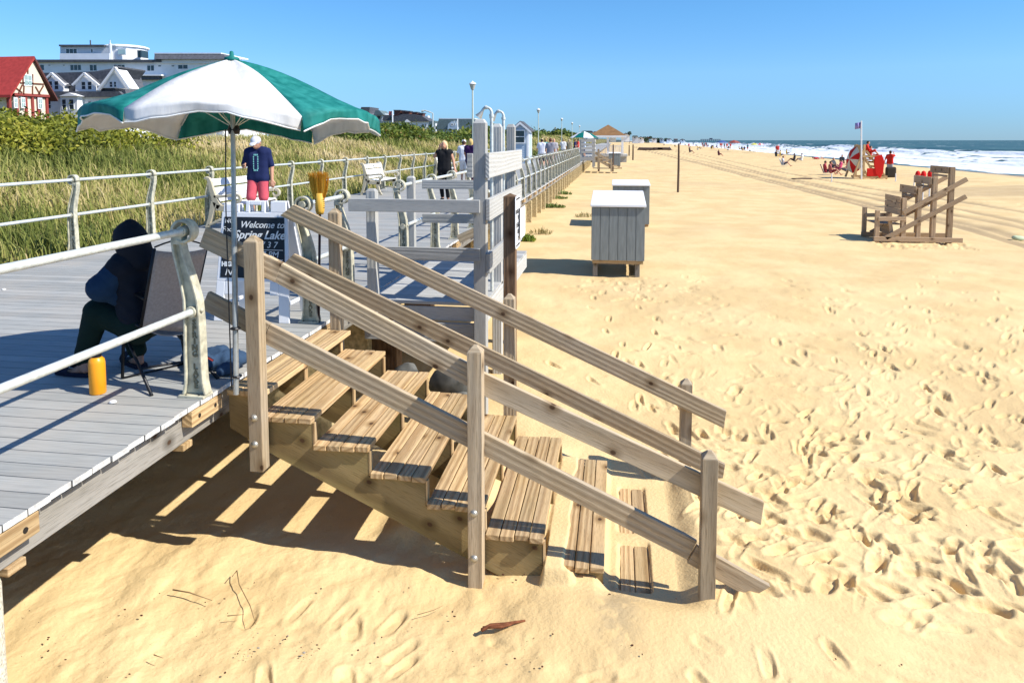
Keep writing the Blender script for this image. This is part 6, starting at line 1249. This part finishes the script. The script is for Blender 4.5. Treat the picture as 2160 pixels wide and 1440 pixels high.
def hut():
    Y = 50.; x0, x1 = aty(1080, 300, Y)[0], aty(1115, 300, Y)[0]; z = lambda py: aty(1100, py, Y)[2]; zb = 0; ze = z(272); zp = z(257); xm = (x0+x1)/2
    t = thing('beach_hut', 'narrow pale blue clapboard hut with a pitched roof and one window on the boardwalk', 'hut', (xm, Y, 0))
    q = MB(); zz = zb
    while zz < ze-.01:
        h = min(.16, ze-zz); q.prism([(x0, Y-.012, zz), (x0, Y, zz+h), (x0, Y+.03, zz+h), (x0, Y+.03, zz)], (x1-x0, 0, 0)); zz += h
    q.prism([(x0, Y, ze), (x1, Y, ze), (xm, Y, zp)], (0, .03, 0)); q.build('front_wall', BLUEW, t)
    q = MB(); q.box((x0, Y+.03, zb), (x1, Y+1.9, ze)); q.build('side_walls', BLUEW, t); q = MB()
    for x in (x0, x1-.14): q.box((x, Y-.04, zb), (x+.14, Y-.014, ze))
    q.box((x1-.02, Y, zb), (x1+.02, Y+.25, ze)); q.box((x1-.02, Y+1.65, zb), (x1+.02, Y+1.9, ze)); q.build('corner_trim', M['white'], t)
    q = MB(); e = .2; s = (zp-ze)/(xm-x0)
    for sg, xe in ((-1, x0), (1, x1)): q.prism([(xm, Y-.15, zp+.06), (xe+sg*e, Y-.15, ze-e*s+.06), (xe+sg*e, Y-.15, ze-e*s-.02), (xm, Y-.15, zp-.03)], (0, 2.2, 0))
    q.build('roof', SLATE, t); q = MB()
    for sg, xe in ((-1, x0), (1, x1)): q.prism([(xm, Y-.18, zp+.0), (xe+sg*e, Y-.18, ze-e*s), (xe+sg*e, Y-.18, ze-e*s-.16), (xm, Y-.18, zp-.18)], (0, .03, 0))
    q.build('barge_board', M['white'], t); win(t, 1085, 274, 1108, 303, Y-.02, fr=M['white'], ny=2, fw=.07)
hut()
def gazebo():
    Y = 84.; X = lambda px, y=Y: aty(px, 300, y)[0]; Z = lambda py: aty(1282, py, Y)[2]; x0, x1 = X(1249), X(1315); y0, y1 = Y, Y+5.5; zd = Z(326)
    t = thing('gazebo', 'open white beach pavilion with a brown pyramid roof at the end of the deck', 'pavilion', ((x0+x1)/2, Y, zd))
    xm, ym = (x0+x1)/2, (y0+y1)/2; o = .35; zr_ = Z(286); zp = Z(262); q = MB()
    b = [V(x0-o, y0-o, zr_), V(x1+o, y0-o, zr_), V(x1+o, y1+o, zr_), V(x0-o, y1+o, zr_)]; q.add(b+[V(xm, ym, zp)], [(0, 1, 4), (1, 2, 4), (2, 3, 4), (3, 0, 4), (3, 2, 1, 0)]); q.build('roof', mk((.24, .13, .055), 'brown shingles', ns=.2, sc=2), t)
    q = MB(); q.box((x0-o, y0-o, zr_-.22), (x1+o, y1+o, zr_-.005)); q.build('eaves', M['white'], t)
    for x in (x0+.1, xm, x1-.1):
        for y in (y0+.1, y1-.1): q = MB(); q.box((x-.12, y-.12, zd), (x+.12, y+.12, zr_-.22)); q.build('column', M['white'], t)
    q = MB(); q.box((x0, y0, zd-.25), (x1+.5, y1, zd)); q.build('floor', M['greywood'], t); q = MB(); q.box((x0+.2, y0+.2, zd-1.2), (x1+.4, y1-.2, zd-.26)); q.build('base', M['greywood'], t)
    q = MB(); zr2 = zd+.95; q.box((x0, y0+.02, zr2), (x1, y0+.12, zr2+.08)); n = 22
    for k in range(n): x = x0+.1+(x1-x0-.2)*k/(n-1); q.box((x-.03, y0+.04, zd), (x+.03, y0+.1, zr2))
    q.box((x1-.1, y0, zr2), (x1, y1, zr2+.08)); q.build('balustrade', M['white'], t)
    q = MB(); q.box((xm+.2, y0+4, zr_-.75), (xm+.95, y0+4.1, zr_-.25)); q.build('notice_board', M['white'], t)
gazebo()
def far_stairs():
    Y = 57.; X = lambda px, y=Y: aty(px, 300, y)[0]; Z = lambda py: aty(1240, py, Y)[2]; x0, x1 = X(1226), X(1252)
    t = thing('shower_platform', 'distant grey boarded platform at the head of the far stairs', 'platform', (x0, Y, 0)); m = M['greywood']
    for x in (x0, x1):
        for y in (Y, Y+2.2): q = MB(); q.box((x-.09, y-.09, Z(345)-.3), (x+.09, y+.09, Z(293))); q.build('tall_post', m, t)
    for py in (297, 305, 313, 321): q = MB(); z = Z(py); q.box((x0, Y-.12, z-.1), (x1, Y-.09, z+.1)); q.box((x1+.09, Y, z-.1), (x1+.12, Y+2.2, z+.1)); q.build('side_board', m, t)
    q = MB(); q.box((x0-.3, Y-.1, Z(339)), (x1, Y+2.3, Z(331))); q.build('deck', m, t)
    t = thing('beach_stairs', 'distant wooden stairs with sloping rails leading down to the sand by the far box', 'stairs', (x1, Y, 0)); m = M['rail']
    for y in (Y+.3, Y+1.8):
        for dy in (0, 12): q = MB(); q.beam((X(1250), y, Z(320+dy)), (X(1291), y, Z(342+dy)), .06, .16); q.build('handrail_board', m, t)
        for px, a, b in ((1262, 315, 352), (1290, 335, 357)): q = MB(); q.box((X(px)-.06, y-.06, Z(b)-.2), (X(px)+.06, y+.06, Z(a))); q.build('stair_post', m, t)
    for k in range(6): q = MB(); q.box((X(1252)+k*.38, Y+.3, Z(332)-k*.17-.05), (X(1252)+k*.38+.36, Y+1.8, Z(332)-k*.17)); q.build('tread', M['stair'], t)
far_stairs()
# distant houses, trees and the low coast
def skyline():
    gg = np.random.default_rng(17); k = 0
    spots = [(1150, 278, 14, 5), (1163, 280, 10, 4), (1178, 277, 22, 7), (1195, 280, 9, 7), (1203, 279, 9, 9), (1216, 281, 14, 6), (1240, 276, 22, 8), (1255, 278, 14, 6), (1320, 281, 16, 9), (1340, 286, 12, 6), (1352, 289, 12, 5), (1366, 289, 8, 5), (1380, 291, 10, 4), (1396, 292, 8, 4), (1412, 293, 10, 3), (1426, 293, 8, 3), (1440, 294, 9, 2.5)]
    pos = ['right of the beach hut roof', 'left of the second lamp post', 'behind the second and third lamp posts', 'right of the third lamp post, gabled', 'with a steep white gable left of the fourth lamp', 'behind the green and white parasol', 'with a long pale roof touching the gazebo roof', 'immediately left of the gazebo roof', 'immediately right of the gazebo roof', 'right of the gazebo above the beach fence', 'second one right of the gazebo', 'small and pale above the far sand', 'low and wide on the far shore', 'one of the last ones before the thin pole', 'grey, left of the thin dark pole', 'pale, just left of the thin dark pole', 'last and smallest before the distant surf']
    for i, ((px, py, w, h), p_) in enumerate(zip(spots, pos)):
        Y = 300+max(0, px-1300)*5+i*6; t = thing('distant_house', 'distant house '+p_, 'house', aty(px, 296, Y)*V(1, 1, 0), 'houses along the far shore'); wl = (WALL, GRYW, WALL, GRN)[i % 4]; rf = (SLATE, GRN, SLATE, BRK)[i % 4]
        fac(t, 'wall', wl, rect(px-w/2, py+h*.45, px+w/2, py+h*.45+14), Y, 10)
        if i % 3 == 0: fac(t, 'roof', rf, [(px-w*.55, py+h*.5), (px+w*.55, py+h*.5), (px+w*.35, py), (px-w*.4, py)], Y-1, 11)
        else: fac(t, 'gable_wall', wl, [(px-w/2, py+h*.5), (px+w/2, py+h*.5), (px, py)], Y-.5, 6); q = MB(); 
        if i % 3: q.prism([aty(px, py-1, Y-1), aty(px-w*.58, py+h*.5, Y-1), aty(px-w*.58, py+h*.5+1, Y-1), aty(px, py+1, Y-1)], (0, 10, 0)); q.prism([aty(px, py-1, Y-1), aty(px+w*.58, py+h*.5, Y-1), aty(px+w*.58, py+h*.5+1, Y-1), aty(px, py+1, Y-1)], (0, 10, 0)); q.build('roof', rf, t)
        fac(t, 'window', M['glass'], rect(px-w*.2, py+h*.55, px+w*.05, py+h*.55+2.2), Y-.06, .1)
    tops = [(1125, 277, 9), (1138, 279, 8), (1158, 276, 6), (1187, 275, 5), (1230, 276, 6), (1238, 277, 5), (1328, 277, 8), (1360, 288, 12), (1390, 290, 14), (1372, 287, 7), (1405, 291, 8)]
    for i, (px, py, w) in enumerate(tops):
        Y = 330+max(0, px-1300)*6; c = aty(px, py+w*.5, Y); r = w/1500*Y*.6; n = 500
        d = gg.normal(size=(n, 3)); d /= np.linalg.norm(d, axis=1)[:, None]; P0 = c+d*r*gg.random((n, 1))**.4*V(1, 1, .8); nn = gg.normal(size=(n, 3)); nn /= np.linalg.norm(nn, axis=1)[:, None]; tt = np.cross(nn, V(.3, .5, .8)); bb = np.cross(nn, tt); s = r*.13
        t = thing('tree', 'dark distant tree '+['right behind the beach hut roof', 'between the hut and the second lamp post', 'left of the second lamp post', 'at the second lamp post', 'left of the gazebo roof', 'touching the gazebo roof on its left', 'just right of the gazebo', 'low, beyond the far beach fence', 'wide, left of the thin dark pole', 'between two far pale houses', 'last one before the thin dark pole'][i], 'tree', (c[0], c[1], -1), 'trees on the far skyline'); P = np.stack([P0-tt*s, P0+bb*s, P0+tt*s, P0-bb*s], 1).reshape(-1, 3)-np.array(t.location)
        o = raw_mesh('crown', P, np.arange(n*4).reshape(n, 4), TREEM, np.repeat(gg.random(n), 4)); o.parent = t; q = MB(); q.tube([(c[0], c[1], -1), (c[0], c[1], c[2])], r*.1, 6); q.build('trunk', DK, t)
    t = thing('fishing_pier', 'faint distant pier on the horizon beyond the crowd', 'pier', aty(1498, 296, 2200)*V(1, 1, 0)-V(0, 0, 2)); m = mk((.12, .14, .18), 'far pier timber')
    q = MB(); q.box(aty(1478, 295, 2200), aty(1520, 293.8, 2200)+V(0, 8, 0)); q.build('walkway', m, t); q = MB(); q.box(aty(1497, 294, 2200), aty(1503, 291.5, 2200)+V(0, 8, 0)); q.build('shelter', m, t)
    q = MB()
    for k in range(10): a = aty(1479+4.4*k, 298, 2200); q.box((a[0]-.7, a[1], -3), (a[0]+.7, a[1]+1, 3))
    q.build('pile', m, t)
    xs = np.linspace(-500, 45, 60); ys = np.array([900, 1000, 1300, 1800, 2600]); X_, Y_ = np.meshgrid(xs, ys, indexing='ij'); Z_ = -2+9*ss(40, -40, X_-Y_*.012)*(.5+fbm(X_*.02, Y_*.004, 4))*ss(880, 1050, Y_)+0*X_
    tag(grid_obj('far_coast', X_, Y_, Z_, mk((.07, .09, .08), 'far wooded coast', ns=.3, sc=.1)), kind='structure')
TREEM = attrmat('dark tree leaves', [(0, (.015, .03, .01)), (1, (.06, .09, .03))], .7)
skyline()

# small finds
def bits():
    sh = mat('white shell', (.72, .70, .66), .5)
    for px, py, l in ((286, 580, 'larger white shell lying alone on the deck behind the seated person'), (8, 612, 'white shell on the deck at the left edge'), (238, 850, 'small white shell chip on the deck in front of the yellow bottle')):
        c = atz(px, py, 0); q = MB(); q.blob(c+V(0, 0, .008), (.045 if px == 286 else .025, .022, .012), 10); v = q.v[0]; v[:, 2] = np.maximum(v[:, 2], .001); tag(q.build('shell', sh, smooth=True), l, 'shell', 'white shells on the deck')
    def piece(px, py, Y, sx, sy, sz, m, nm, l, cat):
        a = aty(px, py, Y); z = gz(a[0], Y); q = MB(); q.blob(V(a[0], Y, z+sz*.4), (sx, sy, sz), 10); v = q.v[0]; v += (fbm(v[:, 0]*5, v[:, 1]*5+v[:, 2]*4, 3)*sz)[:, None]*V(0, 0, 1); tag(q.build(nm, m, smooth=True), l, cat)
    piece(2148, 487, 20.5, .16, .10, .07, mat('pale green towel', (.5, .56, .36), .9), 'towel', 'crumpled pale green towel on the sand at the right edge', 'towel')
    piece(1692, 377, 50, .75, .2, .06, DK, 'driftwood', 'dark flat driftwood log on the sand left of the lifeguard stand', 'driftwood')
    for px, w, l in ((1364, 1.9, 'dark upturned boat farthest left on the far sand'), (1388, 1.2, 'small dark boat in the middle of the far sand'), (1401, 1.6, 'dark boat farthest right on the far sand, left of the thin pole')):
        a = aty(px, 303, 190); z = gz(a[0], 190); q = MB(); q.prism([(a[0]-w*1.3, 190, z), (a[0]+w*1.3, 190, z), (a[0]+w, 190, z+.7), (a[0]-w, 190, z+.75)], (0, 1.6, 0)); tag(q.build('boat', mk((.10, .07, .06), 'dark hull'), bevel=.15), l, 'boat', 'dark boats on the far sand')
bits()
